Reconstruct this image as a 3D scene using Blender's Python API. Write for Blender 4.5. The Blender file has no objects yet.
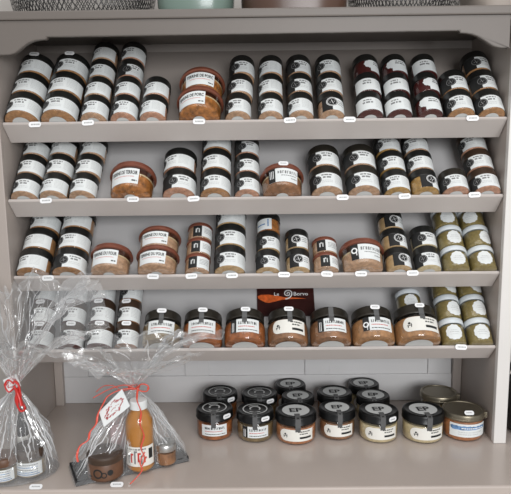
import bpy, bmesh, math, random
from mathutils import Vector, Matrix
random.seed(7)
C = bpy.context.scene.collection
S = bpy.context.scene
PI = math.pi
ZB = 0.86                      # height of the dresser's worktop above the floor

# ------------------------------------------------------------------ camera
FPX = 627.5
CAM = Vector((0.0061, -1.3298, 0.6563 + ZB))
PITCH, YAW, ROLL = 0.1561, -0.0050, -0.0114
fw = Vector((math.sin(YAW)*math.cos(PITCH), math.cos(YAW)*math.cos(PITCH), -math.sin(PITCH)))
r0 = Vector((math.cos(YAW), -math.sin(YAW), 0)); u0 = r0.cross(fw)
RT = math.cos(ROLL)*r0 + math.sin(ROLL)*u0
UP = -math.sin(ROLL)*r0 + math.cos(ROLL)*u0
cd = bpy.data.cameras.new('camera'); cam = bpy.data.objects.new('camera', cd); C.objects.link(cam)
cd.sensor_fit = 'HORIZONTAL'; cd.sensor_width = 36.0; cd.lens = FPX*36.0/511.0
cd.clip_start = 0.02
m = Matrix((RT, UP, -fw)).transposed().to_4x4(); m.translation = CAM
cam.matrix_world = m
S.camera = cam
S.view_settings.view_transform = 'Standard'
S.view_settings.look = 'None'
S.view_settings.exposure = 0.25
S.view_settings.gamma = 1.0
S.view_settings.use_curve_mapping = False

# ------------------------------------------------------------------ light
w = bpy.data.worlds.new('shop_ambient'); S.world = w; w.use_nodes = True
bg = w.node_tree.nodes['Background']; bg.inputs[0].default_value = (0.93, 0.96, 1.0, 1); bg.inputs[1].default_value = 0.40
def area(name, loc, target, sx, sy, power, col=(1, 1, 1)):
    l = bpy.data.lights.new(name, 'AREA'); l.shape = 'RECTANGLE'; l.size = sx; l.size_y = sy
    l.energy = power; l.color = col
    o = bpy.data.objects.new(name, l); C.objects.link(o); o.location = loc
    o.rotation_euler = (Vector(target) - Vector(loc)).to_track_quat('-Z', 'Y').to_euler()
    return o
area('shop_window_daylight', (0.8, -3.4, 1.9), (0, 0, 1.2), 1.7, 1.1, 64, (0.97, 0.985, 1.0))
area('ceiling_lamp', (0.1, -1.25, 2.95), (0.1, -0.9, 0), 2.2, 1.0, 14, (1.0, 0.97, 0.93))

# ------------------------------------------------------------------ pixel helpers
def ray(px, py):
    return (fw + RT*((px-255.5)/FPX) + UP*((247-py)/FPX)).normalized()
def hit(px, py, p, n):
    d = ray(px, py); return CAM + d*((Vector(p)-CAM).dot(n)/d.dot(n))
def at_y(px, py, y): return hit(px, py, (0, y, 0), Vector((0, 1, 0)))
def at_z(px, py, z): return hit(px, py, (0, 0, z), Vector((0, 0, 1)))
def proj(P):
    d = Vector(P)-CAM; z = d.dot(fw)
    return 255.5+FPX*d.dot(RT)/z, 247-FPX*d.dot(UP)/z, z

# ------------------------------------------------------------------ materials
MATS = {}
def mat(name, col, rough=0.5, metal=0.0, spec=0.5, bump=0.0, bscale=40, var=0.0, vscale=8, coat=0.0, emis=None):
    if name in MATS: return MATS[name]
    m = bpy.data.materials.new(name); m.use_nodes = True; nt = m.node_tree; b = nt.nodes['Principled BSDF']
    b.inputs['Base Color'].default_value = (*col, 1); b.inputs['Roughness'].default_value = rough
    b.inputs['Metallic'].default_value = metal; b.inputs['Specular IOR Level'].default_value = spec
    b.inputs['Coat Weight'].default_value = coat; b.inputs['Coat Roughness'].default_value = 0.1
    if var or bump:
        tc = nt.nodes.new('ShaderNodeTexCoord')
    if var:
        n = nt.nodes.new('ShaderNodeTexNoise'); n.inputs['Scale'].default_value = vscale; n.inputs['Detail'].default_value = 5
        nt.links.new(tc.outputs['Object'], n.inputs['Vector'])
        r = nt.nodes.new('ShaderNodeValToRGB')
        r.color_ramp.elements[0].position = 0.3; r.color_ramp.elements[1].position = 0.7
        r.color_ramp.elements[0].color = (*[c*(1-var) for c in col], 1)
        r.color_ramp.elements[1].color = (*[min(1, c*(1+var)) for c in col], 1)
        nt.links.new(n.outputs['Fac'], r.inputs['Fac']); nt.links.new(r.outputs['Color'], b.inputs['Base Color'])
    if bump:
        n2 = nt.nodes.new('ShaderNodeTexNoise'); n2.inputs['Scale'].default_value = bscale; n2.inputs['Detail'].default_value = 4
        nt.links.new(tc.outputs['Object'], n2.inputs['Vector'])
        bp = nt.nodes.new('ShaderNodeBump'); bp.inputs['Strength'].default_value = bump; bp.inputs['Distance'].default_value = 0.002
        nt.links.new(n2.outputs['Fac'], bp.inputs['Height']); nt.links.new(bp.outputs['Normal'], b.inputs['Normal'])
    MATS[name] = m; return m
def glassy(name, tint, rough, f0, f90, haze=0.0, hazecol=(.9, .9, .9)):
    """thin clear sheet: transparent, with a Fresnel gloss and a little milky haze"""
    m = bpy.data.materials.new(name); m.use_nodes = True; nt = m.node_tree; nt.nodes.clear()
    out = nt.nodes.new('ShaderNodeOutputMaterial'); tr = nt.nodes.new('ShaderNodeBsdfTransparent'); gl = nt.nodes.new('ShaderNodeBsdfGlossy')
    tr.inputs['Color'].default_value = (*tint, 1); gl.inputs['Roughness'].default_value = rough
    lw = nt.nodes.new('ShaderNodeLayerWeight'); lw.inputs['Blend'].default_value = 0.5
    mr = nt.nodes.new('ShaderNodeMapRange'); mr.inputs['From Min'].default_value = 0; mr.inputs['From Max'].default_value = 1
    mr.inputs['To Min'].default_value = f0; mr.inputs['To Max'].default_value = f90
    pw = nt.nodes.new('ShaderNodeMath'); pw.operation = 'POWER'; pw.inputs[1].default_value = 2.5
    nt.links.new(lw.outputs['Facing'], pw.inputs[0]); nt.links.new(pw.outputs[0], mr.inputs['Value'])
    mx = nt.nodes.new('ShaderNodeMixShader'); nt.links.new(mr.outputs['Result'], mx.inputs['Fac'])
    nt.links.new(tr.outputs[0], mx.inputs[1]); nt.links.new(gl.outputs[0], mx.inputs[2])
    last = mx
    if haze:
        df = nt.nodes.new('ShaderNodeBsdfDiffuse'); df.inputs['Color'].default_value = (*hazecol, 1)
        mh = nt.nodes.new('ShaderNodeMixShader'); mh.inputs['Fac'].default_value = haze
        nt.links.new(mx.outputs[0], mh.inputs[1]); nt.links.new(df.outputs[0], mh.inputs[2]); last = mh
    nt.links.new(last.outputs[0], out.inputs['Surface']); MATS[name] = m; return m

PAINT = mat('greige_paint', (0.40, 0.345, 0.31), 0.45, bump=0.08, bscale=60, var=0.05, vscale=5)
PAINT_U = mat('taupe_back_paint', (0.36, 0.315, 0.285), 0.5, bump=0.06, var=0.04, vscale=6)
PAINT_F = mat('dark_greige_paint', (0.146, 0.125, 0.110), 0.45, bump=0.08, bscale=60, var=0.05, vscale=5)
PAINT_S = mat('pale_greige_shelf_paint', (0.56, 0.51, 0.48), 0.42, bump=0.06, bscale=60, var=0.04, vscale=5)
PAINT_T = mat('greige_worktop', (0.50, 0.43, 0.385), 0.22, bump=0.05, bscale=30, var=0.05, vscale=4)
PAINT_B = mat('greige_back', (0.60, 0.585, 0.58), 0.5, bump=0.06, var=0.04, vscale=6)
PAINT_W = mat('offwhite_paint', (0.72, 0.69, 0.66), 0.45, bump=0.06, var=0.03)
WALLM = mat('plaster_wall', (0.42, 0.39, 0.36), 0.8, bump=0.2, var=0.03)
FLOORM = mat('floor_boards', (0.42, 0.38, 0.33), 0.5, var=0.15)
GLASS = glassy('jar_glass', (0.96, 0.97, 0.96), 0.05, 0.05, 0.65)
CELLO = glassy('cellophane', (0.985, 0.985, 0.985), 0.07, 0.07, 0.75, 0.10, (.9, .9, .9))
FOLD = glassy('cellophane_fold_highlight', (0.97, 0.97, 0.97), 0.08, 0.30, 0.9, 0.45, (.95, .95, .95))  # whitish haze paints the bright streaks along the folds
BLACK = mat('black_lid', (0.014, 0.014, 0.013), 0.36, coat=0.2)
BLACKB = mat('black_metal_lid', (0.006, 0.006, 0.006), 0.30, spec=0.35)
OLIVELID = mat('dark_bronze_lid', (0.030, 0.026, 0.020), 0.32, metal=0.2)
BROWNLID = mat('brown_lid', (0.055, 0.032, 0.02), 0.35)
INK = mat('black_ink', (0.012, 0.012, 0.012), 0.6)
GREYINK = mat('grey_ink', (0.22, 0.22, 0.22), 0.6)
GREYMID = mat('mid_grey_ink', (0.33, 0.33, 0.33), 0.6)
WHITEINK = mat('white_ink', (0.85, 0.85, 0.84), 0.6)
REDINK = mat('red_ink', (0.55, 0.04, 0.03), 0.6)
BLUEINK = mat('blue_ink', (0.13, 0.25, 0.45), 0.6, var=0.5, vscale=150)
PAPER = mat('white_label_paper', (0.76, 0.78, 0.77), 0.55, var=0.02)
PAPER2 = mat('cream_label_paper', (0.80, 0.78, 0.72), 0.55, var=0.02)
STICK = mat('grey_white_sticker', (0.58, 0.59, 0.58), 0.45)
STRAP = mat('grey_paper_strap', (0.10, 0.10, 0.10), 0.5)
WLID = mat('white_lid', (0.66, 0.70, 0.72), 0.35, coat=0.2)
TERRA = mat('terracotta_lid', (0.20, 0.062, 0.036), 0.33, var=0.15, vscale=60, coat=0.3)
GOLD = mat('worn_gold_lid', (0.24, 0.21, 0.155), 0.36, metal=0.8)
SILVER = mat('silver_lid', (0.55, 0.54, 0.52), 0.3, metal=0.9)
def food(name, c, var=0.3, vs=120): return mat(name, c, 0.45, bump=0.3, bscale=250, var=var, vscale=vs)
F = dict(tan=food('tan_pate', (0.40, 0.20, 0.085)), beige=food('beige_rillettes', (0.48, 0.29, 0.18)), pink=food('pink_pate', (0.50, 0.26, 0.17)),
         red=food('dark_red_preserve', (0.075, 0.010, 0.009), 0.2), yellow=food('yellow_brown_preserve', (0.42, 0.24, 0.07)),
         orange=food('orange_terrine_meat', (0.36, 0.135, 0.032), 0.6, 90), brown=food('brown_terrine_meat', (0.28, 0.13, 0.06), 0.4, 70),
         mustard=food('mustard', (0.27, 0.205, 0.075), 0.25, 160), fat=food('cream_fat', (0.60, 0.47, 0.28), 0.1),
         rust=food('rust_sauce', (0.33, 0.105, 0.03), 0.4, 90), sand=food('sand_rillettes', (0.52, 0.34, 0.17), 0.2), pale=food('pale_cream_spread', (0.62, 0.50, 0.30), 0.15),
         salmon=food('salmon_soup', (0.46, 0.18, 0.075), 0.25), olive=food('olive_brown_pate', (0.22, 0.15, 0.07), 0.3))

# ------------------------------------------------------------------ object helpers
def link(o, parent=None):
    C.objects.link(o)
    if parent is not None: o.parent = parent
    return o
def tag(o, label, cat, group=None, kind=None):
    o['label'] = label; o['category'] = cat
    if group: o['group'] = group
    if kind: o['kind'] = kind
    return o
def empty(name, loc=(0, 0, 0), rot=None):
    o = bpy.data.objects.new(name, None); C.objects.link(o); o.empty_display_size = 0.02
    if rot is not None: o.matrix_world = Matrix.Translation(Vector(loc)) @ rot.to_4x4()
    else: o.location = loc
    return o
def mesh(name, verts, faces, mats, smooth=False, fm=None):
    me = bpy.data.meshes.new(name); me.from_pydata([tuple(v) for v in verts], [], faces); me.update()
    for mm in (mats if isinstance(mats, (list, tuple)) else [mats]): me.materials.append(mm)
    if fm: me.polygons.foreach_set('material_index', fm)
    if smooth: me.polygons.foreach_set('use_smooth', [True]*len(me.polygons))
    return me
def obj(name, me, parent=None, loc=None):
    o = link(bpy.data.objects.new(name, me), parent)
    if name == 'print': o['kind'] = 'stuff'
    if loc is not None: o.location = loc
    return o
def smooth_by_angle(me, ang=40):
    bm = bmesh.new(); bm.from_mesh(me)
    for f in bm.faces: f.smooth = True
    for e in bm.edges:
        if len(e.link_faces) == 2 and e.calc_face_angle(0) > math.radians(ang): e.smooth = False
    bm.to_mesh(me); bm.free()
def lathe(name, prof, m, n=28, closed=True, fm=None):
    """prof: list of (r,z) from bottom to top; ends on the axis get a single vertex"""
    V = []; Fs = []; rows = []
    for r, z in prof:
        if r < 1e-6: rows.append([len(V)]); V.append((0, 0, z))
        else:
            rows.append(list(range(len(V), len(V)+n)))
            V += [(r*math.sin(2*PI*i/n), -r*math.cos(2*PI*i/n), z) for i in range(n)]
    for a, b in zip(rows, rows[1:]):
        for i in range(n):
            j = (i+1) % n
            if len(a) == 1 and len(b) == 1: continue
            if len(a) == 1: Fs.append((a[0], b[j], b[i]))
            elif len(b) == 1: Fs.append((a[i], a[j], b[0]))
            else: Fs.append((a[i], a[j], b[j], b[i]))
    me = mesh(name, V, Fs, m); smooth_by_angle(me, 38); return me
def boxmesh(name, x0, x1, y0, y1, z0, z1, m, bev=0.002):
    bm = bmesh.new(); bmesh.ops.create_cube(bm, size=1)
    bmesh.ops.scale(bm, vec=(x1-x0, y1-y0, z1-z0), verts=bm.verts)
    bmesh.ops.translate(bm, vec=((x0+x1)/2, (y0+y1)/2, (z0+z1)/2), verts=bm.verts)
    if bev: bmesh.ops.bevel(bm, geom=bm.edges[:], offset=bev, segments=2, affect='EDGES', profile=0.6)
    me = bpy.data.meshes.new(name); bm.to_mesh(me); bm.free(); me.materials.append(m); return me
def prism(name, pts, axis, a0, a1, m, bev=0.0):
    """extrude a polygon. axis 'x': pts are (y,z); axis 'y': pts are (x,z); axis 'z': pts are (x,y)"""
    def P(p, a): return {'x': (a, p[0], p[1]), 'y': (p[0], a, p[1]), 'z': (p[0], p[1], a)}[axis]
    n = len(pts); V = [P(p, a0) for p in pts]+[P(p, a1) for p in pts]
    Fs = [tuple(range(n)), tuple(range(2*n-1, n-1, -1))]+[(i, i+n, (i+1) % n+n, (i+1) % n) for i in range(n)]
    me = mesh(name, V, Fs, m); bm = bmesh.new(); bm.from_mesh(me); bmesh.ops.recalc_face_normals(bm, faces=bm.faces)
    if bev: bmesh.ops.bevel(bm, geom=bm.edges[:], offset=bev, segments=2, affect='EDGES')
    bm.to_mesh(me); bm.free(); return me
def tube(name, pts, r, m, n=6, flat=1.0):
    """swept tube; r number or list"""
    V = []; Fs = []; N = len(pts); pts = [Vector(p) for p in pts]; ref = Vector((0.13, 0.2, 1)).normalized()
    for i, p in enumerate(pts):
        t = (pts[min(i+1, N-1)]-pts[max(i-1, 0)]).normalized()
        a = t.cross(ref)
        if a.length < 1e-4: a = t.cross(Vector((1, 0, 0)))
        a.normalize(); b = t.cross(a); rr = r[i] if isinstance(r, (list, tuple)) else r
        for k in range(n):
            q = 2*PI*k/n; V.append(p+a*rr*math.cos(q)+b*rr*flat*math.sin(q))
    for i in range(N-1):
        for k in range(n):
            l = (k+1) % n; Fs.append((i*n+k, i*n+l, (i+1)*n+l, (i+1)*n+k))
    Fs += [tuple(range(n-1, -1, -1)), tuple(range((N-1)*n, N*n))]
    return mesh(name, V, Fs, m, True)

# wrapped flat print -------------------------------------------------
def wrap_poly_grid(u0_, u1_, v0, v1, rf, phi, off, nu=None):
    """rectangle (metres along the arc, height) bent round the jar -> verts, faces"""
    if nu is None: nu = max(1, int(abs(u1_-u0_)/rf((v0+v1)/2)/0.16)+1)
    V = []; Fs = []
    for j in range(2):
        v = (v0, v1)[j]
        for i in range(nu+1):
            u = u0_+(u1_-u0_)*i/nu; r = rf(v)+off; a = u/rf((v0+v1)/2)+phi
            V.append((r*math.sin(a), -r*math.cos(a), v))
    for i in range(nu): Fs.append((i, i+1, nu+2+i, nu+1+i))
    return V, Fs
class Wrap:
    def __init__(s, rf, vm): s.rf = rf; s.rm = rf(vm); s.V = []; s.F = []; s.M = []
    def P(s, u, v, off): r = s.rf(v)+off; a = u/s.rm; return (r*math.sin(a), -r*math.cos(a), v)
    def rect(s, u0_, u1_, v0, v1, off=0.0004, mi=0):
        nu = max(1, int(abs(u1_-u0_)/s.rm/0.16)+1); b = len(s.V)
        for v in (v0, v1):
            for i in range(nu+1): s.V.append(s.P(u0_+(u1_-u0_)*i/nu, v, off))
        for i in range(nu): s.F.append((b+i, b+i+1, b+nu+2+i, b+nu+1+i)); s.M.append(mi)
    def disc(s, u, v, r, off=0.0008, mi=0, n=18, scal=0.0, ks=9, ry=None):
        b = len(s.V); s.V.append(s.P(u, v, off)); ry = ry or r
        for ring in (0.5, 1.0):
            for i in range(n):
                a = 2*PI*i/n; q = ring*(1+scal*math.cos(ks*a))
                s.V.append(s.P(u+r*q*math.cos(a), v+ry*q*math.sin(a), off))
        for i in range(n):
            j = (i+1) % n
            s.F.append((b, b+1+i, b+1+j)); s.M.append(mi)
            s.F.append((b+1+i, b+1+n+i, b+1+n+j, b+1+j)); s.M.append(mi)
    def ringr(s, u, v, r0_, r1_, off, mi=0, n=18):
        b = len(s.V)
        for rr in (r0_, r1_):
            for i in range(n): a = 2*PI*i/n; s.V.append(s.P(u+rr*math.cos(a), v+rr*math.sin(a), off))
        for i in range(n): j = (i+1) % n; s.F.append((b+i, b+n+i, b+n+j, b+j)); s.M.append(mi)
    def words(s, u0_, u1_, v, h, rnd, off=0.0008, mi=0, lo=0.7, hi=2.6, fill=1.0):
        u = u0_
        while u < u1_:
            l = h*rnd.uniform(lo, hi); e = min(u+l, u1_)
            if e-u > h*0.3 and rnd.random() < fill: s.rect(u, e, v-h/2, v+h/2, off, mi)
            u = e+h*rnd.uniform(0.35, 0.6)
    def text(s, body, u, v, h, off=0.0009, mi=0, bold=0.02, maxw=None, sx=1.0):
        me = text_mesh(body, bold); xs = [p.co.x for p in me.vertices]; ys = [p.co.y for p in me.vertices]
        x0, x1 = min(xs), max(xs); y0, y1 = min(ys), max(ys); k = h/(y1-y0); kx = k*sx
        if maxw and (x1-x0)*kx > maxw: kx = maxw/(x1-x0)
        b = len(s.V)
        for p in me.vertices: s.V.append(s.P(u+(p.co.x-(x0+x1)/2)*kx, v+(p.co.y-(y0+y1)/2)*k, off))
        for p in me.polygons: s.F.append(tuple(b+i for i in p.vertices)); s.M.append(mi)
    def mesh(s, name, mats, smooth=True): return mesh(name, s.V, s.F, mats, smooth, s.M)
TXT = {}
def text_mesh(body, bold=0.02):
    if (body, bold) in TXT: return TXT[(body, bold)]
    cu = bpy.data.curves.new('print_text', 'FONT'); cu.body = body; cu.resolution_u = 2; cu.offset = bold
    o = bpy.data.objects.new('print_text', cu); C.objects.link(o)
    bpy.context.view_layer.update()
    me = bpy.data.meshes.new_from_object(o.evaluated_get(bpy.context.evaluated_depsgraph_get()))
    bpy.data.objects.remove(o); bpy.data.curves.remove(cu); TXT[(body, bold)] = me; return me

CACHE = {}
def cached(key, fn):
    if key not in CACHE: CACHE[key] = fn()
    return CACHE[key]

# ------------------------------------------------------------------ the room
h = 0.525; B = 0.237; FB = 0.1922           # half inner width, depth of upper case, worktop front
ALPHA = 0.7511; BD = 0.0555
TZ = [0.7161+ZB, 0.5558+ZB, 0.3898+ZB, 0.2237+ZB]
AX = Vector((0, math.sin(ALPHA), math.cos(ALPHA)))      # axis of the leaning jars
SD = Vector((0, math.cos(ALPHA), -math.sin(ALPHA)))     # down the slope of a ledge
def struct(name, me):
    o = obj(name, me); o['kind'] = 'structure'; return o
struct('floor', boxmesh('floor', -3, 3, -4.2, 0.5, -0.05, 0, FLOORM, 0))
struct('wall_back', boxmesh('wall_back', -3, 3, 0.30, 0.42, 0, 2.9, WALLM, 0))

# ------------------------------------------------------------------ the dresser
dr = empty('dresser', (0, 0, 0)); tag(dr, 'large greige painted dresser with four sloping shelves and a deep worktop', 'dresser')
def dpart(name, me, label=None, parent=None):
    o = obj(name, me, parent or dr)
    if label: o['label'] = label
    return o
zt = at_y(255, 8.3, -0.03).z      # top of cornice
zm = at_y(255, 17.5, -0.03).z     # bottom of cornice moulding
zf = at_y(255, 33.5, -0.012).z    # straight underside of the arched fascia
zc = at_y(4, 54.5, -0.012).z      # foot of the brackets
PW = 0.027
wt = boxmesh('worktop', -0.66, 0.66, -FB, 0.29, ZB-0.028, ZB, PAINT_T, 0.004)
dpart('worktop', wt)
dpart('front_moulding', boxmesh('front_moulding', -0.655, 0.655, -FB+0.012, -FB+0.03, ZB-0.05, ZB-0.0285, PAINT_W, 0.003))
dpart('lower_carcass', boxmesh('lower_carcass', -0.64, 0.64, -FB+0.03, 0.28, 0.06, ZB-0.0285, PAINT, 0.003))
dpart('plinth', boxmesh('plinth', -0.63, 0.63, -FB+0.05, 0.27, 0.0, 0.0595, PAINT, 0.002))
for sx in (-1, 1):
    xa, xb = sorted((sx*0.02, sx*0.6))
    d_ = dpart('cupboard_door', boxmesh('cupboard_door', xa, xb, -FB+0.012, -FB+0.0295, 0.1, ZB-0.09, PAINT, 0.003))
    dpart('knob', lathe('knob', [(0, 0), (.008, 0), (.006, .008), (.014, .018), (.012, .026), (0, .028)], PAINT_W, 12), parent=d_)
    k_ = d_.children[0]; k_.matrix_local = Matrix.Translation((sx*0.05, -FB+0.012, 0.5)) @ Matrix.Rotation(PI/2, 4, 'X')
for sx in (-1, 1):
    x0_, x1_ = sorted((sx*h, sx*(h+0.02)))
    dpart('side_panel', boxmesh('side_panel', x0_, x1_, 0.0, B+0.015, ZB+0.0005, zt-0.022, PAINT, 0.001))
    x0_, x1_ = sorted((sx*(h-0.0005), sx*(h+PW)))
    dpart('front_post', boxmesh('front_post', x0_, x1_, -0.016, -0.0003, ZB+0.0005, zt-0.022, PAINT_W if sx > 0 else PAINT, 0.002), 'off-white painted front post' if sx > 0 else None)
# back: boards with recessed panels between proud stiles and a rail
dpart('back_panel', boxmesh('back_panel', -h+0.0005, h-0.0005, B, B+0.012, ZB+0.0005, ZB+0.70, PAINT_B, 0))
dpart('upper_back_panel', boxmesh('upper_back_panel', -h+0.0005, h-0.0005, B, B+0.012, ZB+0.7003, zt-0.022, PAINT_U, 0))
rz = at_y(255, 375.5, B-0.006).z
dpart('bottom_rail', boxmesh('bottom_rail', -h+0.0005, h-0.0005, B-0.006, B-0.0002, ZB+0.0005, rz, PAINT_B, 0.0015))
for a, b in ((305, 330), (185, 209), (62, 88), (428, 451)):
    xa, xb = at_y(a, 370, B-0.006).x, at_y(b, 370, B-0.006).x
    dpart('stile', boxmesh('stile', xa, xb, B-0.006, B-0.0002, rz+0.0003, ZB+0.26, PAINT_B, 0.0015))
for sx in (-1, 1):
    x0_, x1_ = sorted((sx*(h-0.0008), sx*(h-0.022)))
    dpart('corner_batten', boxmesh('corner_batten', x0_, x1_, B-0.022, B-0.0065, ZB+0.0005, ZB+0.20, PAINT, 0.002))
# cornice and roof
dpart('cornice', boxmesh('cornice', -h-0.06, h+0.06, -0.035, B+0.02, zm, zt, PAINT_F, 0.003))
dpart('soffit', boxmesh('soffit', -h+0.0006, h-0.0006, -0.0160, B-0.0005, zm-0.0062, zm-0.0004, PAINT_F, 0))  # dark colour stands in for the shade under the fascia
# arched fascia with S-shaped brackets (one sawn board)
def S_curve(pts): return pts
pl = [(4, 55), (10, 54.6), (15, 53), (19, 50), (23, 46.5), (28, 43), (34, 40.5), (40, 39.6), (46.5, 39.2), (46.5, 36.8)]
pr = [(460, 30.3), (460, 32.6), (466, 32.9), (472, 33.8), (478, 36), (484, 39.6), (489, 43), (494, 46), (500, 47.6), (509.5, 47.4)]
YF = -0.030
outline = [(at_y(x, y, YF).x, at_y(x, y, YF).z) for x, y in pl+pr]
xL = -h-0.027; xR = at_y(510.3, 30, YF).x
poly = [(xL, zm-0.0003), (xL, outline[0][1])] + outline + [(xR, outline[-1][1]), (xR, zm-0.0003)]
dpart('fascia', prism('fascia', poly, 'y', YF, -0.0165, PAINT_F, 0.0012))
# sloping ledges, each with the back board the jars lie on
BT = 0.007
SB = 0.0545
def slab(name, x0_, x1_, o, a0, a1, s0, s1, m, bev=0.0012):
    """box in ledge coordinates: a along the jar axis, s down the slope"""
    bm = bmesh.new(); bmesh.ops.create_cube(bm, size=1)
    for v in bm.verts:
        x = x0_ if v.co.x < 0 else x1_; a = a0 if v.co.z < 0 else a1; s_ = s0 if v.co.y < 0 else s1
        v.co = Vector((x, 0, 0)) + o + AX*a + SD*s_
    bmesh.ops.recalc_face_normals(bm, faces=bm.faces)
    if bev: bmesh.ops.bevel(bm, geom=bm.edges[:], offset=bev, segments=2, affect='EDGES')
    me = bpy.data.meshes.new(name); bm.to_mesh(me); bm.free(); me.materials.append(m); return me
for i, z in enumerate(TZ):
    o = Vector((0, 0.001, z))
    t_ = dpart('sloping_shelf', slab('sloping_shelf', -h+0.0006, h-0.0006, o, -BT, 0, 0, BD, PAINT_S))
    amax = 0.2895 if i == 0 else 0.24
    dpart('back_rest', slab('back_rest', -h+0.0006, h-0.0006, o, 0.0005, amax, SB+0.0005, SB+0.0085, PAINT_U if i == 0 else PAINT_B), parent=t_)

# ------------------------------------------------------------------ jars
def rnd_for(*k): return random.Random(str(k))
def add_logo(W, u, v, r, off, style):
    """round emblem: black disc, white ring and crossed strokes (material 0 black, 1 white)"""
    W.disc(u, v, r, off, 0)
    W.ringr(u, v, r*0.78, r*0.85, off+0.0002, 1)
    for a in (0, PI/2):
        b = len(W.V); c, s_ = math.cos(a+0.3), math.sin(a+0.3); t = r*0.05; L = r*0.48
        for (p, q) in ((-L, -t), (L, -t), (L, t), (-L, t)):
            W.V.append(W.P(u+p*c-q*s_, v+p*s_+q*c, off+0.0002))
        W.F.append((b, b+1, b+2, b+3)); W.M.append(1)

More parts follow.
